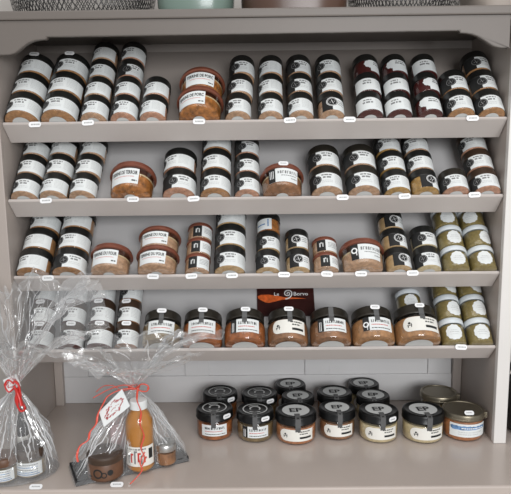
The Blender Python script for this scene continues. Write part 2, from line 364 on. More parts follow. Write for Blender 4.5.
def verrine(t, R, H, fill, style, bottom, lidm='black', seed=0, tags=False):
    """small straight jar with a twist lid"""
    key = (round(R, 4), round(H, 4))
    e_ = 1.18 if lidm == 'terra' else 1.0
    Rb = R*0.965; lm = {'black': BLACK, 'bronze': OLIVELID, 'brown': BROWNLID, 'terra': TERRA}[lidm]
    gl = cached(('vg', e_)+key, lambda: lathe('glass', [(0, 0), (Rb*.86, 0), (Rb*.96, H*.015), (Rb, H*.06), (Rb, H*.63*e_), (Rb*.97, H*.66*e_), (Rb*.90, H*.69*e_), (Rb*.90, H*.74*e_)], GLASS))
    ct = cached(('vc', fill, e_)+key, lambda: lathe('contents', [(0, H*.012), (Rb*.84, H*.012), (Rb*.945, H*.03), (Rb*.975, H*.065), (Rb*.975, H*.625*e_), (Rb*.93, H*.645*e_), (0, H*.645*e_)], F[fill]))
    ld = cached(('vl', lidm)+key, lambda: lathe('lid', [(R*.91, H*.65*e_), (R*.985, H*.65*e_), (R, H*.665*e_), (R, H*.69*e_), (R*.985, H*.705*e_), (R*.985, H*.945), (R*.955, H*.985), (R*.90, H), (R*.86, H*.99), (0, H*.99)], lm, 32))
    obj('glass', gl, t); obj('contents', ct, t); obj('lid', ld, t)
    rf = lambda v: Rb+0.0003
    v0, v1 = H*.045, H*.645*e_
    rn = rnd_for(style, seed, key)
    if style == 'white':
        ul, ur = -R*.66, R*1.6
        def mk():
            W = Wrap(rf, H*.4); W.rect(ul, ur, v0, v1, 0); W.rect(-R*1.6, ul, v0, v1, 0, 1); return W.mesh('label', [PAPER, INK])
        lb = obj('label', cached(('vw',)+key, mk), t)
        def mk2():
            W = Wrap(rf, H*.4); add_logo(W, ul+R*.04, H*.37, H*.185, 0.0003, 0); return W.mesh('logo', [INK, GREYMID])
        obj('logo', cached(('vw2',)+key, mk2), lb)
        ps = seed % 4
        def mk3():
            W = Wrap(rf, H*.4); q = rnd_for('p', ps, key)
            W.words(-R*.30, R*.36, H*.55, H*.055, q, 0.0003); W.words(-R*.22, R*.26, H*.44, H*.07, q, 0.0003)
            W.words(-R*.30, R*.36, H*.30, H*.03, q, 0.0003, 1); W.words(-R*.30, R*.36, H*.23, H*.03, q, 0.0003, 1)
            for k in range(7): W.words(R*.50, R*1.1, H*(.58-.06*k), H*.024, q, 0.0003, 1)
            return W.mesh('print', [GREYINK, STICK])
        obj('print', cached(('vp', ps)+key, mk3), lb)
    elif style == 'plain':
        def mk():
            W = Wrap(rf, H*.4); W.rect(-R*1.35, R*1.35, v0, v1, 0); return W.mesh('label', PAPER)
        lb = obj('label', cached(('vpl',)+key, mk), t)
        def mk3():
            W = Wrap(rf, H*.4); q = rnd_for('pl', seed % 3, key)
            W.words(-R*.55, R*.05, H*.52, H*.055, q, 0.0003); W.words(-R*.6, R*.15, H*.40, H*.075, q, 0.0003)
            for k in range(6): W.words(R*.35, R*1.1, H*(.56-.07*k), H*.022, q, 0.0003, 1)
            return W.mesh('print', [GREYINK, STICK])
        obj('print', cached(('vpl3', seed % 3)+key, mk3), lb)
    elif style == 'half':          # black left half with a round white emblem
        def mk():
            W = Wrap(rf, H*.4); W.rect(-R*.78, R*0.02, v0, v1, 0, 1); W.rect(R*.02, R*1.15, v0, v1, 0, 0); return W.mesh('label', [PAPER, INK])
        lb = obj('label', cached(('vh',)+key, mk), t)
        def mk2():
            W = Wrap(rf, H*.4); add_logo(W, R*.02, H*.43, H*.205, 0.0003, 0); W.ringr(R*.02, H*.43, H*.195, H*.215, 0.0006, 1); return W.mesh('logo', [INK, WHITEINK])
        obj('logo', cached(('vh2',)+key, mk2), lb)
        def mk3():
            W = Wrap(rf, H*.4); q = rnd_for('h', key)
            for k in range(3): W.words(R*.45, R*.95, H*(.52-.09*k), H*.035, q, 0.0003)
            return W.mesh('print', GREYINK)
        obj('print', cached(('vh3',)+key, mk3), lb)
    elif style == 'scallop':       # white label with a lobed left end
        def mk():
            W = Wrap(rf, H*.4); W.rect(-R*.55, R*1.25, v0, v1, 0); W.disc(-R*.60, H*.42, H*.20, 0.0001, 0, 20, 0.10, 8); return W.mesh('label', PAPER)
        lb = obj('label', cached(('vs',)+key, mk), t)
        def mk3():
            W = Wrap(rf, H*.4); q = rnd_for('s', key)
            W.words(-R*.25, R*.45, H*.55, H*.05, q, 0.0003); W.words(-R*.3, R*.5, H*.45, H*.06, q, 0.0003)
            for k in range(5): W.words(R*.55, R*1.15, H*(.6-.07*k), H*.02, q, 0.0003, 1)
            return W.mesh('print', [GREYINK, STICK])
        obj('print', cached(('vs3',)+key, mk3), lb)
    elif style == 'figure':        # small red-lidded jar: black block with a white figure, white text field
        def mk():
            W = Wrap(rf, H*.4); W.rect(-R*.72, R*.0, v0*1.3, v1, 0, 1); W.rect(R*.0, R*1.15, v0*1.3, v1, 0, 0); return W.mesh('label', [PAPER, INK])
        lb = obj('label', cached(('vf',)+key, mk), t)
        def mk2():
            W = Wrap(rf, H*.4); W.rect(-R*.5, -R*.38, H*.3, H*.56, .0003, 0); W.rect(-R*.25, -R*.17, H*.3, H*.56, .0003, 0); W.disc(-R*.34, H*.55, H*.05, .0003, 0, 10); q = rnd_for('f', key)
            for k in range(4): W.words(R*.2, R*.95, H*(.58-.09*k), H*.03, q, 0.0003, 1)
            return W.mesh('print', [STICK, GREYINK])
        obj('print', cached(('vf2',)+key, mk2), lb)
    elif style == 'bluewhite':
        def mk():
            W = Wrap(rf, H*.4); W.rect(-R*1.2, R*.25, v0, v1, 0, 0); W.rect(-R*1.1, -R*.3, H*.3, H*.36, .0003, 1); W.rect(-R*.1, R*.0, H*.2, H*.6, .0003, 1); return W.mesh('label', [PAPER, BLUEINK])
        obj('label', cached(('vb',)+key, mk), t)
    if bottom:
        obj('base_sticker', cached(('vst',)+key, lambda: mesh('base_sticker', [(0, 0, -0.0002)]+[(Rb*.52*math.cos(2*PI*i/20), Rb*.52*math.sin(2*PI*i/20), -0.0002) for i in range(20)], [(0, (i+1) % 20+1, i+1) for i in range(20)], STICK)), t)

def mustard_jar(t, R, H, fill, style, bottom, lidm=None, seed=0):
    key = (round(R, 4), round(H, 4)); Rb = R*0.97
    obj('glass', cached(('mg',)+key, lambda: lathe('glass', [(0, 0), (Rb*.86, 0), (Rb*.97, H*.02), (Rb, H*.06), (Rb, H*.68), (Rb*.96, H*.73), (Rb*.93, H*.77)], GLASS)), t)
    obj('contents', cached(('mc',)+key, lambda: lathe('contents', [(0, H*.015), (Rb*.84, H*.015), (Rb*.975, H*.06), (Rb*.975, H*.68), (Rb*.92, H*.72), (0, H*.72)], F['mustard'])), t)
    obj('lid', cached(('ml',)+key, lambda: lathe('lid', [(R*.9, H*.76), (R*.98, H*.76), (R, H*.775), (R, H*.93), (R*.97, H*.975), (R*.9, H), (0, H)], WLID, 32)), t)
    rf = lambda v: Rb+0.0003
    def mk():
        W = Wrap(rf, H*.4); W.disc(0, H*.38, H*.305, 0, 0, 66, 0.04, 11); return W.mesh('label', PAPER)
    lb = obj('label', cached(('mlab',)+key, mk), t)
    def mk2():
        W = Wrap(rf, H*.4); q = rnd_for('m', key)
        W.words(-R*.25, R*.25, H*.46, H*.03, q, .0003, 0); W.words(-R*.35, R*.35, H*.39, H*.035, q, .0003, 0); W.words(-R*.3, R*.3, H*.30, H*.02, q, .0003, 0)
        return W.mesh('print', STICK)
    obj('print', cached(('mp',)+key, mk2), lb)

def terrine(t, R, H, fill, style, bottom, lidm=None, seed=0):
    """flared glass terrine with an overhanging terracotta-red lid"""
    key = (round(R, 4), round(H, 4)); prof = [(0, 0), (R*.79, 0), (R*.85, H*.025), (R*.875, H*.09), (R*.89, H*.30), (R*.915, H*.60), (R*.935, H*.80)]
    def rf(v):
        p = prof[1:]
        for (ra, za), (rb, zb) in zip(p, p[1:]):
            if za <= v <= zb: return ra+(rb-ra)*(v-za)/(zb-za)
        return p[-1][0]
    obj('glass', cached(('tg',)+key, lambda: lathe('glass', prof, GLASS, 36)), t)
    ins = [(0, H*.02), (R*.77, H*.02), (R*.83, H*.05), (R*.86, H*.10), (R*.875, H*.30), (rf(H*.50)-.0012, H*.50)]
    ct = obj('contents', cached(('tc', fill)+key, lambda: lathe('contents', ins+[(0, H*.50)], F[fill], 36)), t)
    obj('fat_layer', cached(('tf',)+key, lambda: lathe('fat_layer', [(0, H*.502), (rf(H*.502)-.001, H*.502), (rf(H*.555)-.001, H*.555), (R*.5, H*.57), (0, H*.57)], F['fat'], 36)), ct)
    obj('lid', cached(('tl',)+key, lambda: lathe('lid', [(R*.86, H*.78), (R*.95, H*.78), (R, H*.805), (R, H*.87), (R*.975, H*.90), (R*.955, H*.905), (R*.95, H*.965), (R*.93, H*.995), (R*.88, H), (R*.84, H*.985), (0, H*.985)], TERRA, 40)), t)
    vm = H*.47
    W = Wrap(lambda v: rf(v)+.0003, vm)
    def lab(): return W
    if style.startswith('block'):
        u0_, u1_ = -R*.62, R*.78
        W.rect(u0_, u1_, H*.14, H*.74, 0); lb = obj('label', W.mesh('label', PAPER), t)
        W2 = Wrap(lambda v: rf(v)+.0003, vm); W2.rect(u0_, u0_+R*.34, H*.14, H*.74, .0003, 0)
        if style == 'block_swirl':
            W2.ringr(u0_+R*.17, H*.50, H*.07, H*.12, .0006, 1, 14); W2.rect(u0_+R*.24, u0_+R*.28, H*.30, H*.5, .0006, 1)
        else:
            for k in (.08, .16, .24): W2.rect(u0_+R*k, u0_+R*(k+.03), H*.3, H*.64, .0006, 1)
        obj('logo', W2.mesh('logo', [INK, WHITEINK]), lb)
        W3 = Wrap(lambda v: rf(v)+.0003, vm); q = rnd_for(seed, key)
        u = u0_+R*.45
        while u < u1_-R*.1:
            W3.rect(u, u+R*.035, H*.50, H*.62, .0003); W3.rect(u, u+R*.07, H*(.5 if q.random() < .5 else .6), H*(.5 if q.random() < .5 else .6)+H*.025, .0003) ; u += R*.105
        W3.words(u0_+R*.6, u1_-R*.1, H*.42, H*.03, q, .0003); W3.words(u1_-R*.35, u1_-R*.05, H*.30, H*.04, q, .0003)
        obj('print', W3.mesh('print', GREYINK), lb)
    else:
        u0_, u1_ = -R*.80, R*.52
        W.rect(u0_, u1_, H*.10, H*.70, 0); lb = obj('label', W.mesh('label', PAPER), t)
        W3 = Wrap(lambda v: rf(v)+.0003, vm); W3.text(style, (u0_+u1_)/2, H*.53, H*.15, .0003, 0, 0.03, (u1_-u0_)*.90)
        q = rnd_for(seed, key); W3.words(u0_+R*.2, u1_-R*.2, H*.37, H*.02, q, .0003, 1); W3.words(u1_-R*.28, u1_-R*.06, H*.22, H*.05, q, .0003)
        obj('print', W3.mesh('print', [INK, REDINK]), lb)
    if bottom:
        obj('base_sticker', cached(('tst',)+key, lambda: mesh('base_sticker', [(0, 0, -0.0002)]+[(R*.28*math.cos(2*PI*i/20), R*.28*math.sin(2*PI*i/20), -0.0002) for i in range(20)], [(0, (i+1) % 20+1, i+1) for i in range(20)], STICK)), t)

def wide_jar(t, R, H, fill, style, bottom, lidm='black', seed=0, lidlogo=None):
    """wide jar with a tall lid, a paper seal strap over the lid and a white label"""
    key = (round(R, 4), round(H, 4)); Rb = R*(.955 if lidlogo else 1.0); Rl = R*(1.0 if lidlogo else .95); lm = BLACKB if lidlogo else OLIVELID
    obj('glass', cached(('wg',)+key, lambda: lathe('glass', [(0, 0), (Rb*.80, 0), (Rb*.93, H*.025), (Rb, H*.10), (Rb, H*.55), (Rb*.97, H*.62), (Rb*.90, H*.68), (Rb*.90, H*.74)], GLASS, 36)), t)
    obj('contents', cached(('wc', fill)+key, lambda: lathe('contents', [(0, H*.02), (Rb*.78, H*.02), (Rb*.92, H*.045), (Rb*.975, H*.11), (Rb*.975, H*.54), (Rb*.94, H*.60), (0, H*.60)], F[fill], 36)), t)
    ld = obj('lid', cached(('wl', lm.name)+key, lambda: lathe('lid', [(Rl*.90, H*.70), (Rl*.985, H*.70), (Rl, H*.715), (Rl, H*.74), (Rl*.985, H*.755), (Rl*.985, H*.93), (Rl*.96, H*.975), (Rl*.90, H), (Rl*.84, H*.995), (Rl*.82, H*.985), (0, H*.985)], lm, 40)), t)
    rl = Rl*.995
    def strapm():
        W = Wrap(lambda v: Rl+.0006, H*.8); ww = Rl*.125
        W.rect(-ww, ww, H*.64, H*.965, 0)
        b = len(W.V); W.V += [(-ww, -Rl*.98, H*.965), (ww, -Rl*.98, H*.965), (ww, -Rl*.88, H*1.006), (-ww, -Rl*.88, H*1.006), (ww, -Rl*.45, H*1.002), (-ww, -Rl*.45, H*1.002)]
        W.F += [(b, b+1, b+2, b+3), (b+3, b+2, b+4, b+5)]; W.M += [0, 0]
        W2 = W
        n0 = len(W.V); W.V += [(-ww, -Rb-.0006, H*.50), (ww, -Rb-.0006, H*.50), (ww, -Rb-.0006, H*.60), (-ww, -Rb-.0006, H*.60), (ww, -Rl-.0004, H*.66), (-ww, -Rl-.0004, H*.66)]
        W.F += [(n0, n0+1, n0+2, n0+3), (n0+3, n0+2, n0+4, n0+5)]; W.M += [0, 0]
        return W.mesh('seal_strap', STRAP)
    obj('seal_strap', cached(('ws',)+key, strapm), t)
    rf = lambda v: Rb+.0004
    W = Wrap(rf, H*.3); W3 = Wrap(rf, H*.3); q = rnd_for(seed, key, 'w')
    if style == 'oval':
        u0_, u1_ = -R*.62, R*.80
        W.rect(u0_, u1_, H*.16, H*.57, 0); W.disc(u0_, H*.365, R*.30, 0, 0, 20, ry=H*.205)
        lb = obj('label', W.mesh('label', PAPER2), t)
        W3.words(R*.0, R*.6, H*.50, H*.035, q, .0003); W3.words(R*.08, R*.5, H*.42, H*.035, q, .0003)
        W3.rect(R*.08, R*.68, H*.25, H*.32, .0003)
        W3.disc(-R*.62, H*.40, H*.035, .0003, 0, 10); W3.rect(-R*.72, -R*.5, H*.33, H*.35, .0003); W3.rect(-R*.70, -R*.66, H*.28, H*.34, .0003); W3.rect(-R*.55, -R*.52, H*.28, H*.40, .0003)
        obj('print', W3.mesh('print', INK), lb)
    else:
        u0_, u1_ = -R*.68, R*.74
        W.rect(u0_, u1_, H*.20, H*.60, 0); lb = obj('label', W.mesh('label', PAPER), t)
        if style in ('block', 'swirl'):
            W2 = Wrap(rf, H*.3); W2.rect(u0_-R*.02, u0_+R*.28, H*.20, H*.60, .0003, 0)
            if style == 'swirl': W2.ringr(u0_+R*.13, H*.38, H*.05, H*.085, .0006, 1, 14); W2.rect(u0_+R*.17, u0_+R*.2, H*.22, H*.38, .0006, 1)
            else:
                for k in (.06, .14): W2.rect(u0_+R*k, u0_+R*(k+.03), H*.22, H*.5, .0006, 1)
            obj('logo', W2.mesh('logo', [INK, WHITEINK]), lb); ua = u0_+R*.38
        else: ua = u0_+R*.2
        u = ua
        while u < u1_-R*.18:                     # a heading of small upright strokes
            W3.rect(u, u+R*.03, H*.44, H*.52, .0003)
            if q.random() < .7: W3.rect(u, u+R*.06, H*q.choice((.44, .50)), H*q.choice((.455, .52)), .0003)
            u += R*.085
        W3.words(ua, u1_-R*.25, H*.37, H*.022, q, .0003, 1); W3.words(ua, u1_-R*.1, H*.27, H*.025, q, .0003)
        obj('print', W3.mesh('print', [INK, REDINK]), lb)
    if lidlogo:
        z = H*.9862
        def flat(nm, m, fn):
            V = []; Fs = []; fn(V, Fs); return mesh(nm, V, Fs, m)
        def fdisc(V, Fs, r, zz, n=28):
            b = len(V); V.append((0, 0, zz)); V.extend((r*math.cos(2*PI*i/n), r*math.sin(2*PI*i/n), zz) for i in range(n)); Fs.extend((b, b+1+i, b+1+(i+1) % n) for i in range(n))
        def fring(V, Fs, ra, rb, zz, n=28, cx=0, cy=0, a0=0, a1=2*PI):
            b = len(V); full = abs(a1-a0-2*PI) < 1e-4; k = n if full else n+1
            for rr in (ra, rb): V.extend((cx+rr*math.cos(a0+(a1-a0)*i/n), cy+rr*math.sin(a0+(a1-a0)*i/n), zz) for i in range(k))
            Fs.extend((b+i, b+(i+1) % k, b+k+(i+1) % k, b+k+i) for i in range(n))
        if lidlogo == 'disc':
            st = obj('lid_sticker', cached(('ls',)+key, lambda: flat('lid_sticker', STICK, lambda V, Fs: fdisc(V, Fs, R*.66, z+.0002))), ld)
            st['label'] = 'grey round sticker with dark initials'
            def tx(V, Fs):
                me = text_mesh('EP', 0.03); xs = [p.co.x for p in me.vertices]; cx = (min(xs)+max(xs))/2; k = R*.62
                V.extend(((p.co.x-cx)*k, (p.co.y-.35)*k, z+.0005) for p in me.vertices); Fs.extend(tuple(p.vertices) for p in me.polygons)
            lt = cached(('lt',)+key, lambda: flat('lid_initials', INK, tx))
            me2 = lt
            o2 = obj('lid_initials', me2, t)
        else:
            def rg(V, Fs):
                fring(V, Fs, R*.60, R*.66, z+.0003); fring(V, Fs, R*.22, R*.30, z+.0003, 16, 0, R*.02, -.6, 3.6); fring(V, Fs, R*.42, R*.48, z+.0003, 16, 0, 0, 1.2, 2.4); fring(V, Fs, R*.40, R*.46, z+.0003, 16, 0, 0, 4.0, 5.4)
            st = obj('lid_emblem', cached(('lr',)+key, lambda: flat('lid_emblem', STICK, rg)), ld)
    if bottom and not lidlogo:
        obj('base_sticker', cached(('wst',)+key, lambda: mesh('base_sticker', [(0, 0, -0.0002)]+[(Rb*.62*math.cos(2*PI*i/24), Rb*.62*math.sin(2*PI*i/24), -0.0002) for i in range(24)], [(0, (i+1) % 24+1, i+1) for i in range(24)], STICK)), t)

KIND = {'v': verrine, 'm': mustard_jar, 't': terrine, 'w': wide_jar}
ORD = ['first', 'second', 'third', 'fourth', 'fifth', 'sixth', 'seventh', 'eighth', 'ninth', 'tenth', 'eleventh', 'twelfth', 'thirteenth', 'fourteenth', 'fifteenth', 'sixteenth']
SHELF = ['top shelf', 'second shelf', 'third shelf', 'fourth shelf']
YE = [119.5, 196, 273, 347]
COS = [math.cos(ALPHA-a) for a in (-0.045, 0.075, 0.195, 0.31)]
FILLW = dict(tan='tan', beige='beige', pink='pink', red='dark red', yellow='yellow-brown', orange='orange', brown='brown', mustard='mustard', rust='rust-red', sand='sandy', pale='pale', salmon='salmon', olive='olive-brown')
LOOKS = {'plain': 'white-labelled dark red jar', 'white': 'white-labelled black-lidded jar', 'half': 'half-black-labelled black-lidded jar', 'scallop': 'dark red black-lidded jar', 'figure': 'small red-lidded jar', 'bluewhite': 'blue-and-white-labelled orange jar'}
PRICE = bpy.data.meshes
def pill(name, wd, ht, th, m):
    pts = []
    r = ht*.42
    for cx, cz, a0 in ((wd/2-r, ht/2-r, 0), (-wd/2+r, ht/2-r, PI/2), (-wd/2+r, -ht/2+r, PI), (wd/2-r, -ht/2+r, 1.5*PI)):
        for k in range(5): pts.append((cx+r*math.cos(a0+k*PI/8), cz+r*math.sin(a0+k*PI/8)))
    return prism(name, pts, 'y', -th, 0, m)
STICK2 = mat('faded_ink', (0.36, 0.36, 0.36), 0.6)
TAGM = mat('price_tag_white', (0.86, 0.86, 0.86), 0.4)
def price_print(wd, ht, th, seed):
    q = random.Random(seed); V = []; Fs = []
    u = -wd*.30
    while u < wd*.30:
        l = wd*q.uniform(.05, .10); b = len(V); zz = ht*.13
        V += [(u, -th-.0003, -zz), (u+l, -th-.0003, -zz), (u+l, -th-.0003, zz), (u, -th-.0003, zz)]; Fs.append((b, b+1, b+2, b+3)); u += l+wd*.035
    return mesh('print', V, Fs, STICK2)
def lid_sticker(t, R, H, px=0):
    """white price sticker on the front of a lid"""
    s_ = obj('price_sticker', cached('pills', lambda: pill('price_sticker', .021, .0105, .0008, TAGM)), t)
    a = px; s_.matrix_local = Matrix.Rotation(a, 4, 'Z') @ Matrix.Translation((0, -R-.0004, H*.90))
    obj('print', cached('pillp', lambda: price_print(.021, .0105, .0008, 3)), s_)

def stack(tier, col, kind, xb, wpx, n, pitch, fill, styles, xt=None, lid='black', spin=None, stick=()):
    """a leaning column of n jars; xb / xt: pixel centre of the lowest / highest jar"""
    o = Vector((0, 0.001, TZ[tier]))
    depth = proj(at_y(xb, YE[tier]-10, 0.0))[2]
    R = round(wpx*0.5*depth/FPX*{'w': 1.012, 't': 0.99}.get(kind, 0.99), 4)
    H = round(pitch*1.04*depth/FPX/COS[tier], 4)
    s_ = min({'v': 0.006, 'm': 0.008, 't': 0.004, 'w': 0.002}[kind], SB-R-0.0006)
    for k in range(n):
        c0 = o + SD*s_ + AX*(0.0004+k*(H+0.0004)+H*.5)
        px = xb if n == 1 or xt is None else xb+(xt-xb)*k/(n-1)
        yy = proj(Vector((at_y(xb, YE[tier]-10, 0).x, c0.y, c0.z)))[1]
        if xt is None and k > 0: X = X0
        else: X = hit(px, yy, c0, SD).x
        lim = h-R-0.0012; X = max(-lim, min(lim, X))
        if k == 0: X0 = X
        base = Vector((X, 0, 0)) + o + SD*s_ + AX*(0.0004+k*(H+0.0004))
        st = styles[k] if isinstance(styles, (list, tuple)) else styles
        rn = rnd_for(tier, col, k)
        sp = (spin[k] if spin else rn.uniform(-0.22, 0.22))
        if kind == 'v' and st == 'white': sp = -sp
        fl = fill[k] if isinstance(fill, (list, tuple)) else fill
        rot = (Matrix.Rotation(-ALPHA, 3, 'X') @ Matrix.Rotation(sp, 3, 'Z'))
        name = {'v': 'preserve_jar', 'm': 'mustard_jar', 't': 'glass_terrine', 'w': 'wide_preserve_jar'}[kind]
        t = empty(name, base, rot)
        if kind == 'm': look = 'white-lidded mustard jar'; grp = 'mustard jars'
        elif kind == 't': look = 'wide red-lidded %s terrine' % FILLW[fl]; grp = 'red-lidded terrines'
        elif kind == 'w': look = 'wide strapped jar of %s preserve' % FILLW[fl]; grp = 'wide strapped jars'
        else:
            look = LOOKS[st]; grp = 'black-lidded jars' if st != 'figure' else 'small red-lidded jars'
        lev = {1: ['the only one in the'], 2: ['bottom of', 'top of'], 3: ['bottom of', 'middle of', 'top of'], 4: ['bottom of', 'second up in', 'third up in', 'top of']}[n][k]
        lev = lev.replace('the only one in the', 'alone as')
        tag(t, '%s, %s %s column from left on %s' % (look, lev, ORD[col], SHELF[tier]), 'jar', '%s on the %s' % (grp, SHELF[tier]))
        if kind == 'v': verrine(t, R, H, fl, st, k == 0, lid, seed=col*5+k)
        else: KIND[kind](t, R, H, fl, st, k == 0, None, seed=col*5+k)
        if k in stick: lid_sticker(t, R, H, -sp + (-0.15 if k % 2 else 0.05))
    return R, H

# (kind, x of lowest jar, width px, count, pitch px, contents, label styles, x of highest jar, extra)
w_ = 'white'
T1 = [('v', 23.5, 36.5, 3, 19.5, 'tan', w_, 36.5, dict(spin=[.0, .15, .3], stick=(2,))),
      ('v', 61, 37.5, 3, 19.5, 'tan', w_, 71.5, dict(spin=[.05, .2, -.15], stick=(2,))),
      ('v', 95.5, 28.5, 4, 18.4, 'beige', w_, 105.5, dict(spin=[.1, .35, .1, .5])),
      ('v', 124.8, 28, 4, 18.4, 'pink', w_, 133.5, dict(spin=[-.05, .2, -.55, .1])),
      ('v', 154, 28.5, 2, 18.0, 'pink', w_, 157, dict(spin=[.5, .4])),
      ('t', 200, 48.5, 2, 18.6, 'orange', ['TERRINE DE PORC', 'TERRINE DE PORC'], 202, dict(spin=[-.25, .12])),
      ('v', 238, 27.8, 3, 19.2, 'beige', w_, 242, dict(spin=[.05, .0, -.1])),
      ('v', 270.3, 26.8, 3, 19.2, 'beige', w_, 271, dict(spin=[.15, .5, .6])),
      ('v', 300.3, 27.5, 3, 19.2, 'beige', w_, 298.5, dict(spin=[.45, -.25, -.3])),
      ('v', 330.7, 28, 3, 19.2, 'beige', ['half', w_, w_], 328, dict(spin=[.0, .05, .1])),
      ('v', 368.8, 28, 3, 19.0, 'red', ['plain', 'plain', 'scallop'], 365.8, dict(spin=[.0, .1, .75], stick=())),
      ('v', 397.7, 27.5, 3, 19.0, 'red', ['plain', 'plain', 'scallop'], 394, dict(spin=[-.1, .0, .2])),
      ('v', 428, 27, 3, 19.0, 'red', ['scallop', 'scallop', 'plain'], 423.3, dict(spin=[.1, .6, .1])),
      ('v', 458.3, 29.5, 2, 19.5, 'tan', w_, 453.5, dict(spin=[.2, -.15])),
      ('v', 488.5, 29.5, 3, 19.5, 'tan', w_, 475.5, dict(spin=[.1, -.3, -.35]))]
T2 = [('v', 27, 29, 3, 19.0, 'beige', w_, 37, dict(lid='black')),
      ('v', 55.5, 29.5, 3, 19.0, 'beige', w_, 64.5, dict(spin=[.3, -.05, .4])),
      ('v', 84, 28.5, 3, 19.0, 'beige', w_, 93.8, dict(spin=[.1, .1, .3])),
      ('t', 132.5, 48, 1, 23.0, 'orange', ['TERRINE DE TERROIR'], None, dict(spin=[-.1])),
      ('v', 179.7, 35, 2, 20.5, 'pink', w_, 180.3, dict(spin=[-.35, .5])),
      ('v', 215.5, 32.5, 3, 20.5, 'tan', w_, 217, dict(spin=[.05, .25, .3])),
      ('v', 247, 27, 3, 18.6, 'pink', w_, 247, dict(spin=[-.1, -.1, -.25])),
      ('t', 282, 45.5, 1, 20.5, 'brown', ['block_bars'], None, dict(spin=[-.05], stick=(0,))),
      ('v', 326, 34, 2, 21.5, 'beige', w_, 323.5, dict(lid='bronze', spin=[.05, -.1])),
      ('v', 362.5, 34.5, 2, 21.5, 'beige', w_, 359, dict(lid='bronze', spin=[-.05, -.15])),
      ('v', 395.5, 28.5, 3, 19.0, 'yellow', w_, 387, dict(spin=[.25, .15, .2])),
      ('v', 423.7, 28.5, 3, 19.0, ['yellow', 'beige', 'beige'], ['half', w_, w_], 415, dict(spin=[.35, .35, .4])),
      ('v', 453.2, 29, 1, 19.0, 'pink', w_, None, dict(lid='bronze', spin=[.15])),
      ('v', 484, 29.5, 3, 19.3, 'pink', w_, 472, dict(lid='brown', spin=[.2, .3, .5]))]
T3 = [('v', 35, 33.5, 3, 20.5, 'tan', w_, 46, dict(spin=[.5, .6, .1])),
      ('v', 70.5, 34.5, 3, 20.5, 'tan', w_, 79, dict(spin=[-.5, .1, .5])),
      ('t', 111, 43.5, 1, 21.5, 'beige', ['TERRINE DU FOUR'], None, dict(spin=[-.02])),
      ('t', 157.5, 44.5, 2, 19.0, 'beige', ['TERRINE DU FOUR', 'TERRINE DU FOUR'], 159.5, dict(spin=[-.02, .0])),
      ('v', 197.5, 26.5, 3, 15.4, 'beige', 'figure', 200, dict(lid='terra', spin=[.05, .2, .25])),
      ('v', 229.8, 33, 3, 21.6, 'sand', w_, 231, dict(lid='black', spin=[-.05, .0, .3])),
      ('v', 267.5, 25.5, 3, 18.8, ['sand', 'sand', 'orange'], [w_, w_, 'bluewhite'], 268.5, dict(spin=[-.35, -.2, .0])),
      ('v', 297.8, 25.3, 2, 19.6, 'sand', 'half', 296.8, dict(spin=[.0, -.1])),
      ('v', 325.7, 26.5, 2, 15.2, 'beige', 'figure', 324.5, dict(lid='terra', spin=[.25, .0])),
      ('t', 362, 46.5, 1, 23.0, 'beige', ['block_swirl'], None, dict(spin=[.0])),
      ('v', 397.7, 27, 3, 19.3, 'sand', 'half', 390, dict(spin=[.25, .2, .15])),
      ('v', 426.7, 27, 2, 20.3, 'pale', w_, 423, dict(spin=[-.1, -.3])),
      ('m', 454.7, 27.5, 3, 20.8, 'mustard', 'm', 445, dict(spin=[.0, .1, -.05])),
      ('m', 482.3, 27.2, 3, 20.8, 'mustard', 'm', 471, dict(spin=[-.05, .5, -.4]))]
T4 = [('v', 41, 26, 3, 22.2, 'red', w_, 47, dict(lid='brown', stick=(0, 1, 2))),
      ('v', 72, 26, 3, 22.2, 'red', w_, 76, dict(lid='brown', stick=(0, 1, 2))),
      ('v', 100.5, 27, 3, 22.2, 'red', w_, 103.5, dict(lid='brown', stick=(0, 1))),
      ('v', 127, 25, 3, 22.2, 'brown', w_, 131.5, dict(lid='brown', stick=(0, 1))),
      ('w', 162.3, 39, 1, 31, 'olive', 'plain', None, dict(spin=[.05], stick=(0,))),
      ('w', 202.8, 40.5, 1, 31, 'rust', 'plain', None, dict(spin=[.0], stick=(0,))),
      ('w', 245, 41.5, 1, 31, 'rust', 'block', None, dict(spin=[.0], stick=(0,))),
      ('w', 287.5, 41, 1, 31, 'brown', 'oval', None, dict(spin=[.1], stick=(0,))),
      ('w', 330, 41.5, 1, 31, 'brown', 'block', None, dict(spin=[.0])),
      ('w', 372.3, 43, 1, 31.5, 'tan', 'swirl', None, dict(spin=[.1], stick=(0,))),
      ('w', 416, 45, 1, 32.5, 'tan', 'oval', None, dict(spin=[.1], stick=(0,))),
      ('m', 452, 26.2, 3, 23.5, 'mustard', 'm', 443, dict(spin=[-.1, .35, .5])),
      ('m', 480, 26.2, 3, 23.5, 'mustard', 'm', 469.5, dict(spin=[.0, .3, .5]))]
dims = {}
for ti, T in enumerate((T1, T2, T3, T4)):
    for ci, (kd, xb, wp, n, pt, fl, st, xt, ex) in enumerate(T):
        dims[(ti, ci)] = stack(ti, ci, kd, xb, wp, n, pt, fl, st, xt, **ex)

# single mustard jar lying on top of the seventh wide jar
Rw, Hw = dims[(3, 10)]
o = Vector((0, 0.001, TZ[3])); cc = o + SD*0.008 + AX*(Hw+0.0012)
Xm = hit(408, 300, cc+AX*.02, SD).x
t = empty('mustard_jar', Vector((Xm, 0, 0))+cc, Matrix.Rotation(-ALPHA, 3, 'X'))
tag(t, 'white-lidded mustard jar lying alone on top of the widest strapped jar', 'jar', 'mustard jars on the fourth shelf')
mustard_jar(t, 0.0285, 0.052, 'mustard', 'm', False)

